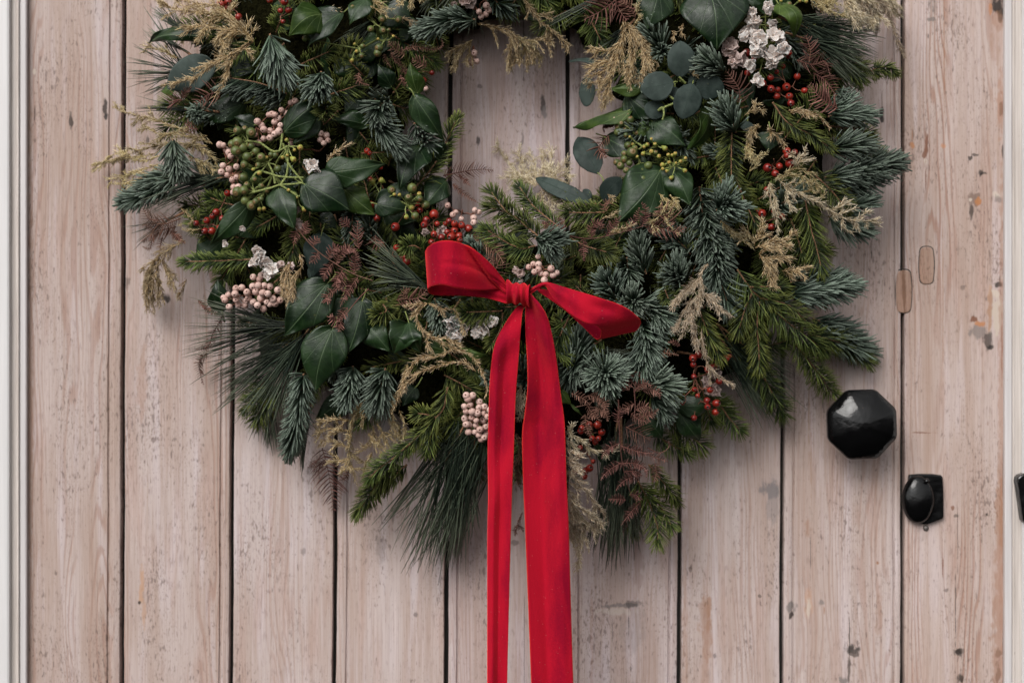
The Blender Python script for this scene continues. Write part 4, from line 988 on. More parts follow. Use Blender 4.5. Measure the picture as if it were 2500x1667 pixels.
# ------------------------------------------------------------------ eucalyptus
g = Geo()
for p in ([(1400, 1060), (1480, 1020), (1570, 975), (1640, 860)], [(1560, 960), (1450, 890), (1340, 865), (1225, 850)], [(1660, 800), (1630, 770), (1600, 740)], [(1640, 860), (1700, 840), (1750, 830)], [(1400, 1060), (1440, 1030), (1455, 1090), (1440, 1150)]):
    tube(g, curve(ats(3, p, 30, 40)), 3.0, 2.2, 6)
eu = mesh('eucalyptus_sprig', g, M_STALK, wreath, label='grey green eucalyptus sprig with rounded leaves')
def E(k, base, tip, h, lb=35, lt=45, par=None, **kw):
    return leaf(at(k, *base, lb), at(k, *tip, lt), h, prof='euc', mat=M_EUC, parent=par or eu, name='leaf' if (par or eu) is not wreath else 'eucalyptus_leaf', **{**dict(petiole=8, fold=.08, arch=.06, wave=.012), **kw})
E(3, (1612, 745), (1608, 394), 32); E(3, (1550, 790), (1228, 850), 34); E(3, (1730, 800), (1620, 1140), 32, 50, 58)
E(3, (1750, 830), (2030, 830), 30, 40, 45); E(3, (1380, 960), (1350, 1145), 26, 20, 25); E(3, (1560, 830), (1540, 980), 16, 15, 20); E(3, (1700, 720), (1780, 760), 20, 20, 20)
def EW(*a, **kw): return E(*a, par=wreath, **{**dict(petiole=22, label='grey green eucalyptus leaf'), **kw})
EW(3, (800, 870), (640, 890), 36, 0, -10); EW(3, (830, 620), (540, 590), 10, -10, -30, roll=.8)
EW(7, (1020, 290), (830, -60), 32, 0, -5, pend=at(7, 1080, 385, 5)); EW(7, (945, 565), (424, 335), 20, 20, 25, roll=.2); EW(7, (1060, 545), (1240, 330), 24, 25, 35); EW(7, (950, 530), (880, 440), 10, 10, 10)
EW(4, (490, 1160), (480, 1260), 16, 5, 10); EW(0, (795, 640), (760, 690), 26, -10, 0)

# ------------------------------------------------------------------ dried bracken
def A(k, x, y, lift, ang, ln, turn, dz=.3, tight=1.0): return arc(at(k, x, y, lift), ang, ln, turn, dz, 18, tight)
def FN(k, stem, l=40, combs=(), **kw): fern(ats(k, stem, l, l + 8), combs, **kw)
FN(1, [(1380, 900), (1230, 900), (1090, 1000)], 30, nb=5, blen=38, turn=-50, L=7, W=4)
FN(1, [(960, 960), (900, 960), (830, 990)], 20, nb=3, blen=26, turn=30, L=6, W=3.5)
FN(1, [(960, 940), (1000, 880), (1050, 830)], 20, L=7)
FN(1, [(1110, 1240), (1050, 1230), (985, 1180)], 10, nb=3, blen=22, L=6)
FN(2, [(1130, 530), (1040, 480), (970, 400)], 25, L=12)
FN(2, [(1120, 480), (1250, 450), (1400, 480), (1490, 440), (1480, 370)], 25, L=6)
FN(2, [(1340, 640), (1270, 600), (1200, 570)], 20, nb=3, blen=18, L=5)
for i, (x, y) in enumerate([(930, 520), (1000, 500), (1070, 560), (1110, 640), (1090, 720)]):
    FN(2, [(x, y), (x + 20, y + 60), (x + 70 + 15 * i, y + 130)], 5, L=5)
FN(2, [(690, 700), (690, 780), (790, 820)], 0, L=6)
FN(3, [(1010, -10), (850, 110), (690, 190)], 20, nb=7, blen=44, turn=-25, L=7, W=4)
FN(3, [(960, -40), (1040, 120), (1100, 200)], 15, nb=4, blen=34, turn=-25, L=6, W=4)
FN(3, [(1180, 170), (1130, 80), (1040, 10)], 15, nb=4, blen=26, turn=-25, L=6, W=4)
FN(3, [(2180, 1000), (2170, 850), (2060, 690)], 25, nb=6, blen=34, turn=20, L=6, W=4)
FN(3, [(930, 1300), (830, 1420), (900, 1510)], 10, nb=4, blen=30, turn=60, L=8, W=5)
FN(3, [(870, 1220), (1000, 1160), (1120, 1090)], 10, L=7, W=4)
FN(4, [(1080, 600), (1090, 480), (1050, 340)], 30, nb=7, blen=26, turn=60, L=7, W=4)
FN(4, [(960, 580), (1120, 620), (1230, 590), (1280, 720)], 25, nb=4, blen=24, turn=40, L=6)
FN(4, [(1350, 1040), (1200, 950), (1080, 810)], 35, nb=8, blen=32, turn=-50, L=8, W=4)
FN(4, [(1120, 700), (1240, 780), (1340, 920)], 20, nb=5, blen=28, turn=20, L=6)
FN(5, [(740, 740), (640, 720), (585, 620)], 15, nb=6, blen=24, turn=60, L=8)
FN(5, [(940, 720), (800, 770), (650, 770), (580, 790)], 12, nb=5, blen=30, turn=40, L=7)
FN(5, [(760, 850), (680, 900), (650, 1010), (580, 990)], 10, L=6)
FN(5, [(900, 800), (700, 850), (570, 940)], 8, nb=4, blen=26, turn=70, L=6)
FN(5, [(850, 840), (940, 920), (990, 960)], 10, L=7); FN(5, [(770, 900), (750, 980), (740, 1050)], 0, L=8)
FN(6, [(70, 780), (250, 990), (430, 1130), (640, 1250), (820, 1312)], 45, combs=[
    A(6, 250, 990, 46, 75, 34, -100), A(6, 300, 1040, 46, 250, 40, -60), A(6, 400, 1110, 48, 70, 62, -230, .5, 1.6), A(6, 470, 1160, 48, 72, 96, -170, .5, .8), A(6, 640, 1250, 48, 80, 70, 20),
    A(6, 440, 1150, 50, 228, 56, 60), A(6, 540, 1210, 50, 235, 70, 150, .5, 1.5), A(6, 680, 1280, 50, 235, 95, 20), A(6, 560, 1230, 48, 250, 70, -30), A(6, 150, 870, 44, 50, 40, 60), A(6, 110, 830, 44, 240, 42, 80)], L=9)
FN(6, [(690, 1010), (675, 880), (680, 740)], 40, nb=5, blen=18, turn=20, L=7)
FN(6, [(600, 800), (560, 760), (510, 720)], 35, nb=2, blen=14, L=5)
FN(6, [(1740, 880), (1900, 920), (2000, 1030), (2080, 1150)], 25, nb=7, blen=30, turn=40, L=8, W=4)
FN(6, [(1960, 1250), (2020, 1150), (1900, 1080)], 15, nb=4, blen=30, turn=60, L=8)
FN(6, [(1500, 310), (1700, 270), (1850, 250), (1980, 260)], 5, nb=7, blen=26, turn=50, L=7)
FN(6, [(1590, 390), (1700, 490), (1830, 570)], 10, L=6); FN(6, [(1650, 300), (1720, 370), (1760, 410)], 5, L=5)
FN(6, [(850, 880), (850, 960), (900, 1000)], 15, nb=3, blen=24, L=6)
FN(6, [(1050, 1500), (1250, 1480), (1340, 1400)], 15, nb=4, blen=30, turn=70, L=7)
FN(9, [(1960, 20), (1850, 130), (1720, 290), (1640, 350)], 60, combs=[A(9, 1690, 310, 60, 200, 42, -190, .4, 1.2), A(9, 1760, 200, 60, 230, 46, 30), A(9, 1640, 40, 60, 200, 60, 260, .4, 1.2), A(9, 1700, 330, 60, 250, 30, 20)], L=9)
FN(9, [(2330, 120), (2290, 60), (2350, 20)], 20, L=8)
FN(7, [(490, 750), (700, 870), (950, 912), (1250, 850), (1460, 790)], 55, combs=[
    A(7, 960, 905, 58, 100, 84, -300, .4, 1.0), A(7, 1100, 885, 58, 60, 66, -20), A(7, 1290, 845, 58, 50, 74, 40), A(7, 1440, 800, 58, 70, 70, 70), A(7, 700, 860, 58, 120, 50, -40), A(7, 880, 915, 55, 268, 62, 10), A(7, 600, 830, 56, 140, 40, 40)], L=8)
FN(7, [(1470, 800), (1640, 820), (1780, 850), (1860, 800)], 45, nb=4, blen=26, turn=50, L=7)
FN(7, [(1700, 800), (1680, 700), (1600, 600)], 40, nb=5, blen=34, turn=60, L=7)
FN(7, [(1100, 650), (1080, 590), (1130, 540)], 35, L=9)
FN(9, [(330, 130), (440, 230), (570, 280)], -10, L=5); FN(9, [(560, 290), (470, 450), (420, 570), (310, 600)], -12, nb=4, blen=16, L=4)
FN(9, [(410, 640), (340, 720), (350, 830), (380, 940)], -10, nb=5, blen=16, L=5)
FN(12, [(340, 560), (400, 800), (450, 1160)], -5, nb=9, blen=50, turn=-50, L=5, W=2.6, sr=1.0)
FN(12, [(380, 690), (280, 740), (200, 750)], -5, nb=4, blen=22, turn=60, L=4)
FN(12, [(600, 760), (560, 850), (500, 870)], -5, L=6)
FN(13, [(1410, 100), (1420, 400), (1450, 720), (1530, 1010)], 90, combs=[
    A(13, 1410, 320, 93, 100, 60, -150), A(13, 1415, 520, 95, 200, 66, 60, .5), A(13, 1430, 540, 95, -20, 92, 30, .5), A(13, 1450, 700, 95, 205, 80, 40), A(13, 1440, 710, 95, 5, 90, -130, .6, 1.4), A(13, 1470, 790, 95, 10, 52, -70),
    A(13, 1640, 820, 95, 190, 90, 60), A(13, 1520, 1010, 95, 10, 40, -200, .4), A(13, 1620, 1080, 97, 225, 84, 10), A(13, 1480, 1060, 97, 170, 50, 20), A(13, 1330, 1350, 91, 10, 60, 70), A(13, 1320, 1250, 91, -30, 40, 30)], L=9)
FN(13, [(1190, 30), (1150, 130), (1000, 170)], 90, combs=[A(13, 960, 40, 90, -20, 60, -40), A(13, 1120, 60, 93, -10, 80, -170, .6, 1.2), A(13, 1110, 150, 93, -60, 60, 40), A(13, 1090, 240, 91, -85, 66, 30), A(13, 1180, 170, 93, -20, 56, -90, .6), A(13, 1120, 230, 91, -10, 30, -40)], L=9)
FN(13, [(1560, -10), (1570, 150), (1560, 280)], 95, combs=[A(13, 1570, 20, 97, 60, 60, -170, .5), A(13, 1640, 10, 97, 10, 60, -120, .6), A(13, 1560, 260, 97, 0, 70, 60, .5), A(13, 1530, 230, 97, -40, 60, 60), A(13, 1560, 140, 97, 200, 40, 90), A(13, 1570, 200, 97, 30, 50, -90), A(13, 1420, 20, 93, 60, 46, -140)], L=9)
FN(13, [(1480, 360), (1600, 420), (1720, 490)], 85, nb=5, blen=34, turn=50, L=8)
FN(13, [(1690, 560), (1800, 610), (1890, 560), (1890, 490)], 80, L=10, combs=[A(13, 1700, 630, 83, -20, 54, 10), A(13, 1760, 700, 81, -80, 56, -60, .4)])
FN(11, [(190, 840), (300, 830), (420, 850)], 25, L=7); FN(11, [(430, 760), (360, 720), (300, 740)], 20, L=4)
FN(10, [(2240, 1200), (2190, 1260), (2100, 1290)], 40, nb=4, blen=30, turn=70, L=8)

# ------------------------------------------------------------------ dried golden plumes
def G(k, strands, l=35, **kw):
    left = [ats(k, s_, l, l + 10) for s_ in strands]
    while left:                                 # strands that do not touch are separate plumes
        grp = [left.pop(0)]; more = True
        while more:
            more = False
            for q in list(left):
                if any(np.linalg.norm(curve(q, n=12)[:, None] - curve(h, n=12)[None], axis=2).min() < 34 for h in grp):
                    grp.append(q); left = [z for z in left if z is not q]; more = True
        plume(grp, **kw)
G(1, [[(1640, 400), (1480, 220), (1330, 60), (1300, -80)], [(1600, 330), (1350, 280), (1050, 260), (920, 330)], [(1500, 200), (1150, 130), (850, 80), (710, -10)], [(1300, 60), (1050, 30), (900, -60)], [(1480, 300), (1330, 330), (1350, 430)]], 25, nb=9, blen=62, spread=50, droop=.3, fluff=1.5)
G(1, [[(1600, 400), (1480, 490), (1250, 630), (1080, 740), (770, 820)], [(1480, 490), (1290, 600), (1080, 660)], [(1470, 520), (1400, 660), (1340, 820), (1270, 930)], [(1480, 500), (1560, 470), (1600, 510)]], 50, nb=5, blen=40, spread=28, droop=.1)
G(1, [[(910, 560), (780, 490), (580, 430)]], 5, nb=3, blen=26)
G(1, [[(1250, 1380), (1000, 1260), (700, 1150), (400, 1070), (300, 1020)], [(1200, 1400), (850, 1380), (560, 1440), (260, 1560)], [(1150, 1350), (900, 1280), (760, 1290), (640, 1230), (550, 1240)], [(1200, 1300), (1100, 1330), (960, 1460)]], 5, nb=4, blen=60, spread=40, droop=.15, L=9)
G(5, [[(760, 120), (560, 170), (350, 90), (110, 270)], [(740, 200), (560, 260), (360, 330), (220, 335)], [(700, 100), (480, 140), (330, 160), (100, 210)], [(720, 240), (560, 340), (400, 390), (280, 380)]], 0, nb=4, blen=44, spread=36, droop=.2, L=8, mat=M_GOLD)
G(5, [[(1000, 20), (1150, 60), (1280, 160)], [(1020, 120), (1180, 200), (1270, 260)]], 0, nb=8, blen=40)
G(5, [[(990, 930), (850, 1000), (740, 1080), (640, 1220), (610, 1400), (620, 1600)], [(760, 1080), (800, 1200), (860, 1290)], [(740, 1090), (720, 1260), (740, 1420)], [(700, 1130), (650, 1300), (680, 1500)]], 15, nb=9, blen=56, spread=24, droop=.5, fluff=1.3)
G(5, [[(950, 620), (1050, 720), (1030, 770)], [(1140, 820), (1000, 830), (930, 780)]], 15, nb=2, blen=18, L=6)
G(5, [[(2080, 1060), (2100, 1180), (2020, 1330), (1980, 1530)], [(2000, 1130), (1950, 1250), (1980, 1400)], [(1900, 1240), (1930, 1330), (1990, 1480)]], 55, nb=7, blen=34, spread=30, droop=.5, L=9)
G(5, [[(1000, 1300), (960, 1400), (930, 1480)]], -20, nb=3, blen=30)
G(2, [[(820, 0), (900, 60), (1010, 95)], [(1000, -40), (1110, 0), (1100, 50)], [(1150, -30), (1200, 10), (1190, 60)], [(800, 60), (900, 110), (950, 130)], [(1210, -20), (1270, 0), (1280, 20)]], 35, nb=8, blen=26, spread=40, L=8)
G(2, [[(380, 90), (450, 90), (520, 110)], [(1000, 180), (1100, 180), (1250, 220)]], 5, nb=4, blen=24, L=7)
G(2, [[(1830, 230), (2000, 270), (2150, 340), (2280, 420), (2400, 520)], [(2150, 350), (2150, 480), (2130, 600)], [(2200, 380), (2210, 500), (2190, 610)], [(2260, 420), (2310, 540), (2330, 610)], [(2300, 400), (2420, 380), (2520, 340)]], -15, nb=9, blen=46, spread=45, droop=.7, L=9)
G(2, [[(1780, 380), (1690, 450), (1640, 560), (1610, 690)], [(1760, 420), (1600, 480), (1540, 600)], [(1760, 400), (1740, 520), (1700, 600)]], -20, nb=7, blen=40, droop=.5, L=9)
G(3, [[(100, -20), (180, 90), (260, 180), (330, 250), (450, 350), (565, 440)], [(120, 0), (160, 80), (150, 150)], [(240, 130), (320, 150), (350, 180)]], -5, nb=5, blen=34, spread=32, L=9)
G(3, [[(0, 320), (120, 380), (240, 400)], [(60, 360), (130, 470), (60, 600)], [(120, 400), (190, 500), (210, 600)], [(150, 420), (260, 530), (290, 590)], [(0, 400), (40, 500), (20, 610)]], -15, nb=6, blen=34, droop=.5, L=9)
G(3, [[(1070, 190), (1060, 380), (1000, 560), (960, 720)], [(1080, 200), (1180, 400), (1150, 600), (1100, 810)], [(1090, 220), (1240, 380), (1260, 600), (1230, 800)], [(1050, 400), (930, 490), (780, 465)], [(1000, 600), (870, 600), (740, 690)], [(980, 620), (850, 700), (830, 830)], [(1150, 300), (1280, 500), (1300, 620)]], 15, nb=9, blen=52, spread=38, droop=.55, fluff=1.3)
G(3, [[(960, 760), (900, 860), (870, 970), (855, 1055)], [(940, 770), (850, 790), (740, 800)], [(930, 780), (930, 880), (950, 980)]], 20, nb=7, blen=36, droop=.5)
G(3, [[(1160, 250), (1200, 200), (1240, 150)], [(1190, 140), (1210, 60), (1220, -10)]], 30, nb=3, blen=22, L=7)
G(3, [[(1740, 600), (1730, 700), (1780, 720)], [(1640, 230), (1620, 300), (1650, 350)], [(1530, 300), (1550, 320), (1560, 330)]], 25, nb=4, blen=24, L=8)
G(4, [[(460, 1110), (540, 1060), (640, 1050)], [(560, 1100), (560, 1010), (620, 1000)], [(600, 1190), (520, 1250), (500, 1400), (560, 1530)], [(620, 1210), (560, 1230), (520, 1330)]], 30, nb=7, blen=26, L=8)
G(4, [[(680, 1230), (760, 1300), (860, 1390)], [(730, 1260), (700, 1260), (690, 1220)]], 35, nb=6, blen=24, L=8)
G(4, [[(880, 1060), (1050, 1070), (1180, 1120), (1280, 1230)], [(900, 1080), (1000, 1060), (1110, 1120)]], 35, nb=5, blen=24, spread=26, L=8)
G(4, [[(1090, 0), (1230, 40), (1360, 100)], [(1100, 30), (1200, 90), (1390, 150)], [(1100, -40), (1250, 0), (1380, 40)]], 30, nb=7, blen=36, L=9)
G(4, [[(1380, -60), (1600, -40), (1780, 60), (1870, 220), (1920, 380), (1990, 545)]], 15, nb=12, blen=58, spread=50, tmax=.45, mat=M_PALE, droop=.6, label='pale creamy dried plume', L=14, dens=2.4, fluff=2.0)
G(4, [[(1400, -20), (1540, 100), (1600, 240)], [(1450, -40), (1650, 60), (1740, 220)], [(1550, -60), (1800, 0), (1900, 130)], [(1650, -60), (1850, -20), (1910, 60)], [(1420, 20), (1450, 100), (1480, 120)], [(1600, 20), (1680, 120), (1690, 230)]], 10, nb=13, blen=52, spread=45, mat=M_PALE, droop=.5, label='pale creamy dried plume', L=14, dens=2.2, fluff=2.0)
G(8, [[(760, 330), (900, 440), (1100, 540), (1290, 650), (1420, 720), (1600, 740), (1770, 760)], [(1290, 650), (1380, 600), (1470, 560)], [(1350, 690), (1450, 640), (1530, 620)], [(1400, 700), (1400, 780), (1460, 850)], [(1450, 720), (1520, 780), (1560, 840)], [(1550, 740), (1590, 690), (1620, 650)], [(1620, 745), (1700, 750), (1750, 800)]], 50, nb=4, blen=30, spread=35, mat=M_PALE, label='pale buff dried plume', L=10, droop=.1)
G(8, [[(700, 370), (740, 480), (760, 600), (770, 750), (790, 870)], [(850, 400), (870, 500), (890, 590), (970, 640)], [(700, 380), (680, 480), (660, 470)], [(720, 430), (710, 560), (740, 640)]], 50, nb=5, blen=26, spread=25, droop=.5, mat=M_PALE, label='pale buff dried plume', L=9)
G(8, [[(840, 300), (920, 250), (1020, 250), (1120, 340), (1170, 460)], [(870, 310), (980, 310), (1080, 360)], [(930, 420), (1010, 370), (1100, 380)], [(900, 240), (880, 290), (830, 330)], [(1000, 470), (1100, 450), (1160, 470)], [(1160, 540), (1220, 500), (1240, 480)]], 45, nb=7, blen=28, L=8)
G(8, [[(980, 230), (930, 120), (920, 90)], [(960, 180), (1030, 170), (1120, 150)], [(950, 150), (1030, 110), (1040, 60)]], 50, nb=7, blen=24, L=9, mat=M_PALE, label='pale buff dried plume')
G(8, [[(490, 0), (530, 80), (555, 170)], [(510, 270), (580, 200), (600, 120), (665, 110)], [(480, 20), (500, 90), (530, 160)]], 45, nb=6, blen=22, L=8)
G(8, [[(230, 740), (330, 830), (420, 890), (510, 980)], [(280, 800), (340, 870), (380, 890)], [(410, 790), (470, 840), (500, 900)]], 45, nb=6, blen=28, spread=30, L=9)
G(8, [[(550, 960), (600, 870), (640, 740)], [(560, 1000), (700, 950), (850, 930), (920, 850)], [(600, 1060), (700, 1000), (900, 970)], [(650, 1100), (800, 1090), (910, 1100)], [(600, 1060), (680, 1160), (700, 1280), (730, 1390)], [(800, 1100), (760, 1200), (750, 1330)], [(820, 1220), (950, 1210), (1080, 1175)], [(560, 980), (520, 900), (450, 830)]], 40, nb=9, blen=40, spread=34, droop=.3)
G(7, [[(440, 400), (250, 290), (150, 160), (40, 10)], [(440, 400), (300, 230), (250, 40)], [(450, 400), (420, 230), (360, 60)], [(460, 400), (490, 220), (500, 70)], [(470, 400), (560, 220), (590, 30)], [(480, 400), (660, 250), (730, 120)], [(480, 410), (700, 300), (780, 360)], [(430, 410), (250, 350), (110, 330)], [(430, 410), (300, 320), (180, 240)]], -25, nb=12, blen=44, spread=45, mat=M_PALE, droop=.05, label='airy pale plume inside the wreath', L=9, W=1.1, dens=1.3, fluff=2.0)
G(7, [[(480, 430), (560, 530), (660, 620)], [(500, 440), (620, 520), (740, 600)], [(470, 450), (500, 560), (600, 650)]], -5, nb=10, blen=34, mat=M_PALE, L=8, W=1.2)
G(7, [[(1130, 870), (1250, 820), (1380, 770)], [(1060, 720), (1150, 690), (1190, 660)], [(1110, 490), (1150, 520), (1170, 560)]], 60, nb=6, blen=20, L=7)
G(7, [[(1780, 520), (1680, 620), (1560, 740), (1480, 760)], [(1600, 480), (1680, 560), (1650, 680), (1700, 780), (1790, 870)], [(1500, 720), (1560, 790), (1600, 830)], [(1700, 500), (1760, 540), (1790, 560)]], 40, nb=8, blen=30, L=8)
G(7, [[(2070, 1150), (2010, 1240), (1990, 1300), (1880, 1420), (1780, 1500)], [(1990, 1290), (2000, 1400), (1950, 1560)], [(1980, 1300), (1880, 1380), (1750, 1520)], [(2000, 1430), (2080, 1480), (2190, 1570)]], 60, nb=10, blen=44, spread=26, droop=.5, mat=M_PALE, label='pale buff dried plume', L=9)
G(11, [[(540, 300), (460, 450), (400, 580), (360, 600)], [(560, 300), (520, 480), (440, 690)], [(580, 320), (560, 520), (550, 620)], [(640, 250), (730, 310), (810, 400), (920, 470)], [(560, 560), (570, 680), (580, 790)], [(640, 600), (650, 760), (700, 930), (800, 1060), (940, 1140)]], 55, nb=6, blen=36, spread=24, droop=.5, mat=M_PALE, label='pale buff dried plume', L=9)
G(10, [[(480, 640), (410, 690), (400, 780), (440, 860), (540, 930), (700, 1010), (830, 1060), (910, 1170), (970, 1330), (950, 1420)], [(490, 640), (600, 680), (700, 700), (760, 800), (775, 890)], [(540, 930), (640, 930), (760, 1000)], [(500, 880), (480, 960), (520, 1040)], [(480, 640), (380, 650), (300, 670)]], 50, nb=4, blen=26, spread=26, L=8)
G(10, [[(700, 1110), (600, 1150), (430, 1200), (330, 1280), (250, 1400), (190, 1540)], [(540, 1050), (390, 1110), (290, 1260), (240, 1400)], [(700, 1010), (600, 1060), (450, 1100)], [(880, 1200), (800, 1130), (700, 1120)]], 45, nb=4, blen=22, spread=26, L=8)
G(9, [[(2330, 740), (2270, 960), (2190, 1130), (2190, 1300), (2240, 1440)], [(1960, 1060), (1830, 1200), (1800, 1350), (1770, 1570)], [(1950, 1080), (1930, 1180), (1910, 1270)], [(2250, 1180), (2300, 1300), (2310, 1420)]], 35, nb=6, blen=30, spread=30, L=8)
G(12, [[(800, 150), (660, 260), (600, 420), (600, 700), (520, 800)], [(770, 160), (740, 290), (740, 290)], [(1090, 10), (1010, 150), (1010, 330), (1080, 450)], [(860, 330), (940, 460), (1000, 600)], [(780, 420), (860, 520), (910, 620)]], 30, nb=6, blen=40, spread=30, droop=.3, L=8)
G(12, [[(600, 300), (430, 290), (260, 330)], [(600, 400), (400, 380), (250, 440)], [(600, 560), (450, 500), (330, 490)], [(640, 640), (520, 690), (400, 690)], [(820, 600), (760, 700), (640, 640)], [(830, 350), (820, 500), (700, 600)], [(1000, 300), (1080, 380), (1060, 460)], [(600, 700), (640, 760), (760, 760)]], 0, nb=9, blen=42, spread=40, droop=.2, L=8)
G(13, [[(920, 350), (970, 430), (1060, 500), (1150, 580), (1260, 590), (1390, 590)], [(920, 430), (960, 390), (960, 330)], [(910, 480), (950, 520), (1000, 560)]], 70, nb=6, blen=30, spread=32, mat=M_PALE, label='pale buff dried plume', L=10)
G(13, [[(900, 620), (960, 680), (1020, 640)], [(900, 700), (1000, 740), (1060, 790)], [(910, 780), (1000, 860), (1090, 900)], [(920, 880), (1010, 930), (1100, 970), (1180, 1080), (1300, 1225)], [(920, 950), (980, 1060), (1010, 1180)], [(900, 560), (940, 600), (980, 590)]], 95, nb=9, blen=34, spread=32, mat=M_PALE, label='pale buff dried plume', L=10)
G(13, [[(950, 1050), (1040, 1140), (1130, 1180), (1250, 1290)], [(980, 1120), (1080, 1260), (1230, 1370)], [(960, 1100), (1020, 1300), (1100, 1430)], [(940, 1150), (990, 1350), (1030, 1520), (1035, 1700)], [(930, 1250), (960, 1400), (990, 1500)], [(1000, 1180), (1060, 1300), (1070, 1450)]], 135, nb=9, blen=48, spread=24, droop=.5, mat=M_PALE, label='pale buff dried plume', L=11)
G(13, [[(480, -40), (450, 80), (490, 200), (500, 280)], [(520, 0), (500, 120), (450, 200)], [(470, 20), (440, 120), (440, 180)]], 25, nb=12, blen=34, L=9, mat=M_PALE, label='pale buff dried plume')
G(13, [[(430, 420), (470, 600), (430, 800), (480, 970)], [(490, 500), (450, 700), (460, 900)], [(490, 1180), (450, 1280), (420, 1360)]], 5, nb=6, blen=34, L=7, mat=M_FERN, label='dark brown dried plume between the ribbon tails', name='dried_plume')
G(2, [[(390, 1560), (440, 1480), (520, 1420), (620, 1370)]], 50, nb=2, blen=14, L=9)

# ------------------------------------------------------------------ berries
def items(kind, r, pts): return [(kind, p[0], p[1], p[2] if len(p) > 2 else r) for p in pts]
LP, LR, LG = 'cluster of small pale pink berries', 'cluster of small red hips', 'umbel of green ivy berries'
cluster(1, items('pink', 31, [(2000, 985), (2040, 970), (1910, 1055), (1960, 1090), (1820, 1095), (1880, 1135), (1845, 1170), (1680, 1165), (1720, 1200), (1740, 1240), (1650, 1290), (1800, 1255), (1885, 1260, 34), (1800, 1320, 34), (1845, 1285), (1740, 1330), (1690, 1370), (1850, 1100), (1900, 1200), (1790, 1100)]), [(1720, 1170), (1840, 1200), (1680, 1230)], lift=38, label=LP)
cluster(5, items('pink', 31, [(1320, 15), (1355, 20), (1380, 60), (1410, 90, 34), (1425, 125), (1350, 215), (1335, 275), (1410, 250), (1390, 305, 34), (1440, 350), (1480, 325), (1455, 420, 34), (1500, 420), (1480, 225, 34), (1625, 20, 34), (1450, 470)]), [(1420, 180), (1440, 290), (1380, 140)], lift=38, label=LP)
cluster(2, items('pink', 30, [(50, 1325), (40, 1380), (320, 1340), (395, 1345), (355, 1372), (380, 1295), (325, 1278)]), [(360, 1400), (60, 1400)], lift=10, label=LP)
cluster(5, items('pink', 33, [(1640, 1280, 36), (1720, 1265), (1475, 1390), (1530, 1380), (1400, 1450), (1465, 1440), (1370, 1500), (1355, 1475), (1475, 1500), (1580, 1425, 36), (1635, 1370), (1690, 1360), (1745, 1360), (1800, 1370), (1665, 1420), (1730, 1430), (1595, 1480), (1640, 1520), (1715, 1485, 36), (1770, 1520), (1780, 1440), (1875, 1405), (1830, 1490), (1410, 1565, 34), (1500, 1545), (1560, 1550), (1680, 1550), (1740, 1585), (1700, 1300), (1850, 1530), (1900, 1500), (1570, 1510), (1800, 1540)]), [(1600, 1450), (1720, 1400), (1480, 1460), (1800, 1470), (1680, 1320)], lift=42, label=LP, deep=22)
cluster(2, items('pink', 31, [(1910, 55), (1840, 115), (1905, 140), (1860, 165), (1930, 100)]), [(1900, 0), (1800, 60)], lift=5, label=LP)
cluster(2, items('pink', 30, [(1795, 510), (1790, 560), (1765, 605), (1820, 590)]), [(1790, 440)], lift=-15, label=LP)
cluster(2, items('pink', 27, [(1330, 850), (1290, 825), (1275, 915)]), [(1240, 860)], lift=10, label=LP)
cluster(3, items('pink', 30, [(930, 1150), (985, 1140), (1030, 1120), (945, 1190), (1010, 1160)]), [(900, 1230)], lift=10, label=LP)
cluster(7, items('pink', 31, [(355, 1185), (400, 1155), (450, 1160), (450, 1207), (410, 1230), (470, 1245), (570, 1200), (625, 1240), (590, 1262), (520, 1255), (505, 1310, 33), (445, 1085, 28)]), [(500, 1200), (420, 1190), (480, 1120)], lift=88, label='cluster of pale pink berries above the bow', deep=8)
cluster(12, items('pink', 33, [(1720, 60), (1780, 60), (1735, 95, 36), (1845, 120), (1700, 165), (1755, 150), (1840, 175), (1890, 170), (1715, 215), (1775, 215), (1825, 230), (1885, 230), (1705, 280, 36), (1770, 270), (1815, 300), (1880, 295), (1925, 265), (1720, 335), (1755, 335), (1810, 345), (1905, 360), (1740, 410, 36), (1800, 410), (1840, 440, 36), (1890, 460), (1860, 480), (1910, 420), (1950, 330), (1950, 200), (1960, 440), (1850, 385)]), [(1800, 190), (1790, 100), (1870, 370), (1760, 300)], lift=38, label='dense cluster of pale pink berries beside the ribbon tail', deep=16)
cluster(6, items('pink', 31, [(1540, 595), (1590, 685), (1670, 725, 28), (1800, 640), (1790, 715), (1790, 760), (1840, 660, 26), (1620, 660, 24)]), [(1680, 640), (1600, 640), (1760, 680)], lift=25, label=LP)
cluster(7, items('pink', 26, [(400, 740), (300, 640), (280, 690)]), [(340, 700)], lift=10, label=LP)
RH = lambda k, pts, nodes, lift, r=33: cluster(k, items('red', r, pts), nodes, M_REDSTALK, lift, 'rose_hip_cluster', LR, rs=1.0)
RH(1, [(1340, 45, 36), (1400, 20, 38), (1370, 80, 34), (1500, 165, 36), (1320, 30)], [(1420, -60), (1460, 100)], 30)
RH(1, [(1940, 20, 38), (1980, 100, 34), (1800, 5, 28), (1900, 105, 24), (1925, 210, 24)], [(1900, 160), (1880, -40)], 20)
RH(2, [(1390, 700, 26), (1310, 770, 30)], [(1250, 690)], 5)
RH(4, [(630, 335, 28), (480, 510, 36), (555, 570, 32), (490, 700, 32), (890, 510, 26), (880, 545, 22)], [(600, 520), (800, 500)], 15)
RH(4, [(710, 745, 34), (715, 855, 34), (862, 835, 37), (770, 925, 28), (890, 925, 33), (905, 990, 32), (965, 735, 30), (1035, 870, 33), (640, 800, 30), (780, 860, 28), (830, 640, 24), (770, 690, 24)], [(800, 900), (850, 780), (920, 830)], 15)
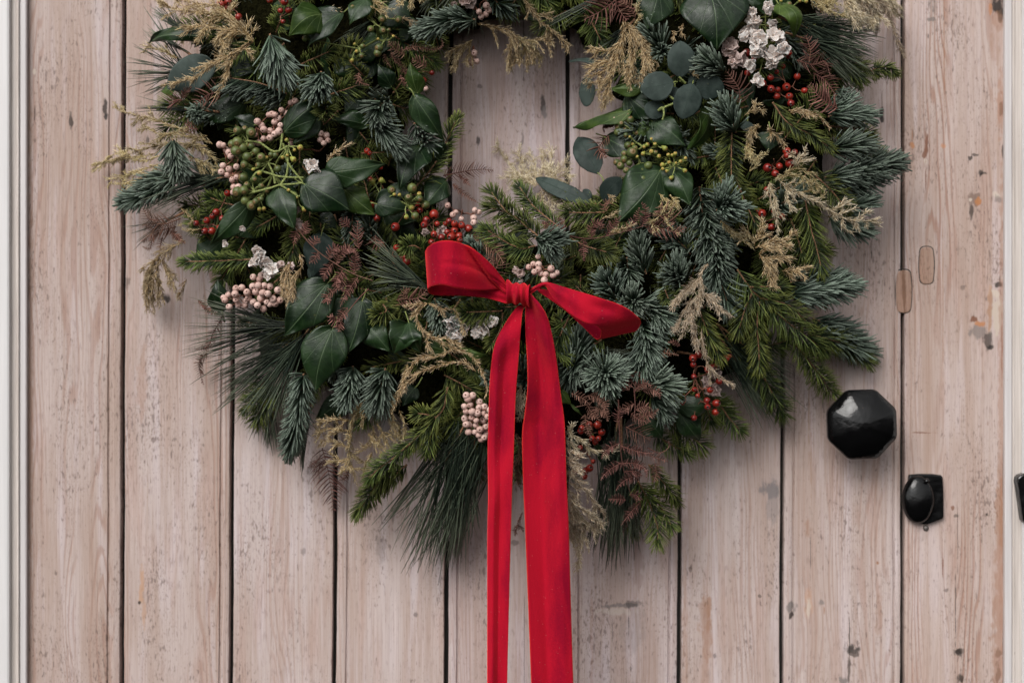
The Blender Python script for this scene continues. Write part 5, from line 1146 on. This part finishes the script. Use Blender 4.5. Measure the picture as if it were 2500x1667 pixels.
RH(8, [(865, 75, 39), (870, 118, 34), (895, 195, 42), (680, 235, 38), (795, 220, 30), (755, 290, 36), (945, 85, 28)], [(740, 150), (820, 130), (740, 250)], 42)
RH(8, [(605, 655, 32), (630, 672, 40), (717, 800, 32), (820, 700, 26), (670, 440, 24), (740, 650, 22)], [(640, 760), (760, 720)], 28)
RH(5, [(1095, 765, 31), (1195, 740, 29), (1180, 840, 36), (1245, 840, 38), (1315, 805, 30), (1285, 660, 35), (1395, 480, 32), (1250, 700, 30), (1340, 720, 26)], [(1220, 780), (1330, 620)], 15)
RH(6, [(800, 350, 26), (805, 590, 35), (865, 715, 30), (1040, 800, 40), (1255, 585, 24), (1275, 640, 30), (770, 75, 28), (790, 95, 22), (900, 235, 20)], [(900, 640), (1150, 640), (820, 220)], 22)
RH(6, [(1410, 680, 42), (1335, 735, 34), (1315, 780, 32), (1410, 870, 33), (1480, 900, 31), (1385, 945, 28), (1440, 770, 26)], [(1400, 960), (1430, 900)], 45)
RH(6, [(1555, 745), (1605, 770), (1622, 792, 34), (1675, 785), (1740, 815, 40), (1605, 835), (1535, 850), (1575, 895, 42), (1650, 885), (1655, 930, 31), (1520, 770, 26)], [(1640, 860), (1590, 820), (1690, 840)], 40)
RH(6, [(1050, 1000, 29), (1150, 1130, 38), (1130, 1090, 24)], [(1010, 1080)], 15)
RH(11, [(615, 840, 38), (557, 880, 35), (560, 940, 30), (700, 985, 36), (565, 1055, 29), (420, 1185, 36), (720, 1185, 35), (600, 1240, 26), (690, 1285, 34), (780, 1310, 38), (695, 1345, 30), (770, 1395, 35), (565, 1450, 28), (870, 880, 37), (905, 860, 22), (810, 1100, 34), (755, 960, 32), (455, 1310, 18), (570, 1180, 24)], [(640, 1180), (600, 960), (630, 1290), (540, 850), (740, 900), (480, 1240)], 30)
RH(13, [(1210, 340, 36), (1130, 340, 34), (1250, 410, 35), (1050, 400, 34), (1190, 510, 26), (1160, 470, 28), (1045, 560, 28), (1030, 640, 28), (1135, 755, 35), (1085, 835, 34), (1085, 780, 28), (1060, 370, 28), (1220, 470, 28), (980, 800, 34), (1170, 690, 24)], [(1150, 420), (1080, 600), (1110, 800)], 20)
cluster(5, items('green', 36, [(1490, -120, 46), (1560, -135), (1620, -100, 44), (1490, -10, 50), (1440, 10, 44), (1540, 45, 44), (1475, 75, 46), (1580, 130, 44), (1665, 80, 42), (1620, 30, 36), (1555, 205, 36), (1715, 135, 44), (1545, 330, 52), (1650, 345, 34), (1715, 410, 28), (1765, 450, 36), (1490, 465, 46), (1550, 450, 46), (1565, 550, 44), (1625, 595, 52), (1665, 560, 38), (1715, 535, 28), (1580, 400, 36), (1875, 245, 34), (1690, 210, 28), (1810, 110, 28), (1850, 115, 30), (1510, 120, 40)])
        + items('bud', 22, [(1925, 25), (2090, 40, 28), (1965, 115, 20), (1920, 135, 22), (2025, 155, 28), (1700, 285, 24), (1700, 630, 22), (1740, 625, 22), (2130, 630, 32), (1980, 450, 22), (2110, 480, 14), (1640, 250, 22), (1770, 140, 20), (2035, 65, 18), (1960, -30, 24), (2060, 520, 14)]),
        [(1650, 460), (1780, 190), (1970, 30), (1590, -20), (1650, 80), (1900, 400), (2070, 510), (1700, 520)], M_STALK, 58, 'ivy_berry_umbel', 'large umbel of green and yellow ivy berries', rs=1.7)
g = Geo()
for p in ([(1580, -20), (1700, -5), (1840, 80), (1970, 30)], [(1640, 470), (1800, 430), (1900, 400), (2040, 390), (2125, 375)], [(1850, 385), (1830, 290), (1785, 195)], [(1900, 400), (1960, 300), (1970, 140), (1925, 0)], [(1940, 120), (2000, 230), (2120, 375)], [(2130, 380), (2200, 330), (2290, 270)], [(1900, 400), (2010, 470), (2070, 510)], [(1920, -90), (1905, 20), (1890, 80)], [(1620, 350), (1700, 270), (1900, 320), (2120, 330)]):
    tube(g, curve(ats(5, p, 50, 52)), 3.0, 2.2, 6)
mesh('ivy_stem', g, M_STALK, wreath, label='lime green branching ivy stem')
cluster(2, items('green', 34, [(915, 185, 36), (1070, 190, 38), (805, 280, 32), (920, 295, 34), (975, 290, 22), (885, 460, 46), (725, 445, 28), (715, 535, 28), (870, 510, 40), (630, 75, 28), (175, 370, 28)]) + items('bud', 20, [(785, 155, 22), (670, 495), (625, 580, 24), (875, 375, 16), (1020, 350, 16), (650, 425, 18), (920, 70, 18)]), [(940, 385), (860, 240), (700, 470), (930, 180)], M_STALK, 25, 'ivy_berry_umbel', LG, rs=1.6)
cluster(3, items('green', 34, [(1130, 1150, 36), (1045, 1185, 28), (1025, 1215, 38), (1015, 1265, 38), (1085, 1245, 28), (1190, 1270, 38), (1090, 1295, 26), (1110, 1395, 36)]), [(1150, 1260), (1240, 1180)], M_STALK, 25, 'ivy_berry_umbel', LG, rs=1.6)
cluster(7, items('green', 34, [(1345, 90, 54), (1305, 20, 32), (1270, 100, 30), (1270, 155, 38), (1320, 190, 34), (1200, 185, 32), (1235, 215, 40), (1290, 260, 36), (1500, 215, 40), (1430, 260, 36), (1445, 340, 32), (1370, 50, 34), (1570, 90, 26), (1350, 260, 26)]) + items('bud', 20, [(1355, 10), (1450, 100), (1660, 50, 26), (1600, 125, 22), (1565, 10, 18), (1395, 130, 18), (1490, 15, 22), (1530, 80, 24), (1460, 35, 18), (1530, -40, 16), (1325, -60, 16)]), [(1410, 195), (1540, 110), (1590, 30), (1340, 140), (1440, 30)], M_STALK, 40, 'ivy_berry_umbel', 'umbel of green ivy berries and yellow buds', rs=1.8)
cluster(7, items('bud', 19, [(1700, 185), (1635, 207, 24), (1640, 245), (1680, 265), (1720, 332, 22), (1850, 262, 24), (1808, 175), (1855, 145, 20), (1758, 100, 20), (1730, 115, 20), (1692, 112, 20), (1765, 190, 14)]), [(1755, 212)], M_STALK, 42, 'ivy_berry_umbel', 'small star-shaped umbel of yellow ivy buds', rs=1.5, deep=6)
cluster(4, items('green', 28, [(885, 45, 30)]) + items('bud', 24, [(950, 90, 26), (865, 115, 24), (810, 10, 20), (1050, 15, 20), (990, 10, 18)]), [(830, 85), (1000, 0)], M_STALK, 35, 'ivy_berry_umbel', LG, rs=1.5)
cluster(6, items('green', 36, [(1000, 450, 40), (1200, 430, 42), (1165, 520, 40), (1270, 530, 38), (1330, 590, 44), (1230, 695, 40)]) + items('bud', 24, [(905, 355, 30), (820, 370, 28), (1030, 490, 18), (1195, 615, 26), (1080, 495, 18), (1145, 705, 26), (1268, 485, 24)]), [(890, 480), (1150, 585), (930, 570)], M_STALK, 48, 'ivy_berry_umbel', LG, rs=1.6)

# ------------------------------------------------------------------ statice
statice(4, [(600, 400, 95), (750, 340, 90), (740, 530, 105), (520, 650, 62), (590, 770, 52), (590, 510, 60), (820, 470, 70), (670, 90, 62), (720, 610, 60)], 52)
statice(4, [(560, 200, 75), (500, 290, 62), (460, 340, 60), (730, 230, 42), (540, 130, 50)], 38, label='faded statice flower head beside the broad ivy leaf', mat=M_STAT)
statice(4, [(320, 430, 80), (410, 560, 82), (300, 500, 60), (360, 600, 50)], 25, M_STATD, 'faded brownish statice flower head')
statice(5, [(1690, 1040, 62), (1650, 1130, 55), (1740, 1120, 72), (1810, 1200, 76), (1790, 1260, 40)], 48)
statice(5, [(1980, 1180, 45), (1900, 1170, 40)], 40, M_STATD, 'faded brownish statice flower head')
statice(6, [(235, 215, 62), (280, 260, 50), (200, 190, 40)], 50); statice(5, [(1540, 815, 28), (1375, 965, 30)], 25); statice(6, [(120, 770, 50), (90, 660, 40)], 28, M_STATD, 'faded brownish statice flower head')
statice(10, [(690, 800, 66), (700, 895, 58), (780, 850, 50)], 30); statice(10, [(920, 860, 78), (1010, 790, 50), (880, 900, 50)], 38)
statice(10, [(1240, 400, 36), (1200, 370, 30), (1250, 460, 22)], 25, M_STATD, 'faded brownish statice flower head')
statice(6, [(1490, 840, 50), (1320, 850, 40)], 20, M_STATD, 'faded statice between the red hips'); statice(2, [(1730, 10, 70), (1600, 50, 30)], 0, M_STATD, 'faded brownish statice flower head')
statice(11, [(740, 1020, 80), (760, 1180, 80), (700, 1100, 60)], 0, M_STATD, 'faded brownish statice flower head behind the red hips')
statice(7, [(280, 650, 28), (300, 700, 20), (410, 735, 22)], 5)

# ------------------------------------------------------------------ velvet bow
bow = empty('bow', pt(1262, 715, 286)); tag(bow, 'red velvet ribbon bow with two long tails tied on the wreath', 'bow')
def ribbon(name, eA, eB, n=60, m=17, bulge=None, thick=1.6, label=None):
    """loft between two edges given as (crop, x, y, depth)"""
    pa = curve([pt(*cp(k, x, y), d) for k, x, y, d in eA], n=None, step=1.0) if False else None
    def even(e):
        p = np.array([pt(*cp(k, x, y), d) for k, x, y, d in e]); q = np.vstack([2 * p[0] - p[1], p, 2 * p[-1] - p[-2]]); out_ = []
        ts = np.linspace(0, len(p) - 1, n)
        for t in ts:
            i = min(int(t), len(p) - 2); f = t - i; a, b, c, d = q[i], q[i + 1], q[i + 2], q[i + 3]
            out_.append(.5 * (2 * b + (c - a) * f + (2 * a - 5 * b + 4 * c - d) * f ** 2 + (3 * b - a - 3 * c + d) * f ** 3))
        return np.array(out_)
    A_, B_ = even(eA), even(eB); v = np.linspace(0, 1, m)[None, :, None]
    Gd = A_[:, None] * (1 - v) + B_[:, None] * v
    if bulge is not None:
        du = np.gradient(Gd, axis=0); dv = np.gradient(Gd, axis=1); N = unit(np.cross(du, dv))
        N = N * np.where((N @ VIEW) < 0, -1, 1)[..., None] if False else N
        u2, v2 = np.meshgrid(np.linspace(0, 1, n), np.linspace(0, 1, m), indexing='ij')
        Gd = Gd + bulge(u2, v2)
    g = Geo(); solid(g, Gd, thick)
    return mesh(name, g, M_VELVET, bow, label=label)
def off(y=None, x=None, z=None):
    def f(u, v):
        r = np.zeros(u.shape + (3,))
        if y is not None: r[..., 1] = y(u, v)
        if x is not None: r[..., 0] = x(u, v)
        if z is not None: r[..., 2] = z(u, v)
        return r
    return lambda u, v: f(u, v)
def valley(u, v):
    d = v - (.2 + (.27 - u) / .18 * .7)
    return 26 * np.where(d > 0, np.exp(-np.maximum(d, 0) / .28), np.exp(-(d / .10) ** 2)) * np.clip((u - .01) / .06, 0, 1) * np.clip((.36 - u) / .10, 0, 1)
D0 = 286
# left loop: front strand from the knot out to the turn, then back underneath
ribbon('loop', [(10, 1135, 490, D0 + 14), (10, 1095, 430, D0 + 22), (10, 1000, 315, D0 + 44), (10, 850, 188, D0 + 66), (10, 690, 128, D0 + 76), (10, 560, 135, D0 + 70), (10, 482, 185, D0 + 46), (10, 470, 240, D0 + 4), (10, 540, 290, D0 + -20), (10, 760, 350, D0 + -18), (10, 1000, 470, D0 + -6), (10, 1140, 520, D0 + 4)],
       [(10, 1135, 560, D0 + 16), (10, 1060, 522, D0 + 22), (10, 960, 532, D0 + 36), (10, 840, 532, D0 + 56), (10, 720, 516, D0 + 74), (10, 610, 488, D0 + 76), (10, 520, 500, D0 + 54), (10, 486, 530, D0 + 16), (10, 540, 572, D0 + -8), (10, 760, 578, D0 + -4), (10, 960, 596, D0 + 4), (10, 1140, 645, D0 + 10)],
       90, 21, off(y=lambda u, v: valley(u, v) - 9 * np.exp(-((u - .33) / .12) ** 2 - ((v - .62) / .22) ** 2) + 5 * np.exp(-((v - .38 - u * .3) / .05) ** 2) * np.clip((.5 - u) * 6, 0, 1) + 4 * np.sin(v * 12 + u * 6) * np.clip(1 - u * 4.5, 0, 1) + 4 * np.sin(v * 9) * np.clip(u * 5 - 4, 0, 1)), label='loop of red velvet ribbon')
# right loop
ribbon('loop', [(10, 1330, 520, D0 + 8), (10, 1400, 480, D0 + 14), (10, 1470, 468, D0 + 24), (10, 1620, 512, D0 + 46), (10, 1880, 590, D0 + 66), (10, 2080, 660, D0 + 62), (10, 2200, 745, D0 + 38), (10, 2228, 806, D0 + 6), (10, 2150, 872, D0 + -14), (10, 1900, 760, D0 + -20), (10, 1600, 560, D0 + -14), (10, 1380, 520, D0 + -4)],
       [(10, 1320, 570, D0 + 8), (10, 1395, 520, D0 + 12), (10, 1450, 500, D0 + 20), (10, 1510, 590, D0 + 40), (10, 1640, 715, D0 + 60), (10, 1770, 795, D0 + 70), (10, 1870, 822, D0 + 62), (10, 1906, 872, D0 + 36), (10, 1872, 935, D0 + 6), (10, 1760, 835, D0 + -2), (10, 1600, 690, D0 + -2), (10, 1395, 545, D0 + 0)],
       90, 21, off(y=lambda u, v: -12 * np.exp(-((v - .55) / .30) ** 2) * np.sin(np.pi * np.clip(u * 2, 0, 1)) * (u < .5) + 9 * np.exp(-((u - .42) / .06) ** 2 - ((v - .35) / .2) ** 2) + 3 * np.sin(v * 10 + u * 20) * np.clip(1 - u * 5, 0, 1)), label='loop of red velvet ribbon')
# tails
ribbon('tail', [(10, 1262, 640, D0 + 4), (10, 1205, 680, D0 + 8), (10, 1110, 820, D0 + 8), (10, 1036, 975, D0 + 6), (10, 1005, 1150, D0 + 2), (10, 990, 1400, D0), (12, 1925, 600, D0 - 4), (12, 1930, 1000, D0 - 8), (12, 1922, 1500, D0 - 12), (0, 1190, 1667, D0 - 16), (0, 1188, 1900, D0 - 20)],
       [(10, 1285, 660, D0 + 8), (10, 1262, 700, D0 + 14), (10, 1248, 830, D0 + 18), (10, 1236, 1000, D0 + 18), (10, 1222, 1180, D0 + 16), (10, 1203, 1440, D0 + 14), (12, 2172, 600, D0 + 10), (12, 2155, 1000, D0 + 6), (12, 2143, 1440, D0 + 2), (0, 1238, 1667, D0 - 2), (0, 1234, 1900, D0 - 6)],
       130, 25, off(y=lambda u, v: -13 * np.clip(1 - np.abs(v - .24) / .24, 0, 1) ** .8 * np.clip(u * 4 - .8, 0, 1) + 5 * np.sin(np.pi * v) + 5 * np.sin(u * 13 + v * 2.4) + 2.5 * np.sin(u * 31 + v * 5)), label='tail of red velvet ribbon')
ribbon('tail', [(10, 1300, 590, D0 + 20), (10, 1288, 650, D0 + 20), (10, 1284, 780, D0 + 14), (10, 1286, 900, D0 + 8), (10, 1300, 1100, D0 + 4), (10, 1302, 1330, D0), (13, 512, 250, D0 - 2), (13, 490, 440, D0 - 3), (13, 500, 900, D0 - 4), (13, 520, 1350, D0 - 8), (0, 1297, 1667, D0 - 14), (0, 1306, 1900, D0 - 20)],
       [(10, 1322, 556, D0 + 26), (10, 1400, 640, D0 + 34), (10, 1462, 750, D0 + 34), (10, 1500, 880, D0 + 30), (10, 1538, 1090, D0 + 24), (10, 1568, 1320, D0 + 18), (13, 888, 250, D0 + 14), (13, 900, 440, D0 + 12), (13, 915, 900, D0 + 8), (13, 935, 1350, D0 + 2), (0, 1400, 1667, D0 - 4), (0, 1412, 1900, D0 - 10)],
       130, 25, off(y=lambda u, v: 20 * np.clip(1 - np.abs(v - .40) / .40, 0, 1) ** .85 * np.clip(u * 3, .2, 1) - 5 * np.sin(np.pi * np.clip((v - .4) / .6, 0, 1)) ** 2 + 6 * np.sin(u * 11 + v * 3) + 3 * np.sin(u * 27 - v * 5)), label='tail of red velvet ribbon')
# knot: a pleated band wrapped round the middle
n, mm = 40, 30; a = np.linspace(0, 2 * np.pi, n)[:, None]; v = np.linspace(0, 1, mm)[None]
tl, tr = pt(*cp(10, 1118, 458), D0), pt(*cp(10, 1345, 488), D0); bl_, br_ = pt(*cp(10, 1138, 636), D0), pt(*cp(10, 1302, 668), D0)
L_ = (tl + bl_) / 2; R_ = (tr + br_) / 2
cx = L_ + (R_ - L_) * v[..., None]
hh = (np.linalg.norm(tl - bl_) * (1 - v) + np.linalg.norm(tr - br_) * v) * .5 * (1 - .10 * np.sin(np.pi * v))
pl = 1 + .10 * np.sin(v * 19 + 1.2 * np.sin(a)) + .06 * np.sin(v * 11 + 1 + a)
Gk = np.zeros((n, mm, 3)); Gk[..., 0] = cx[..., 0] + 4 * np.sin(a) * np.sin(v * 5); Gk[..., 2] = cx[..., 2] + hh * pl * np.cos(a); Gk[..., 1] = cx[..., 1] - 10 - 38 * pl * np.sin(a) * (.8 + .25 * np.sin(np.pi * v))
g = Geo(); C = np.zeros((n, mm, 4)); C[..., 0] = a / 6.28; C[..., 1] = .03 + .94 * v
solid(g, Gk[::-1], 1.6, C); mesh('knot', g, M_VELVET, bow, label='knot of red velvet ribbon')
for o_ in sc.objects:
    if '_w' in o_: del o_['_w']
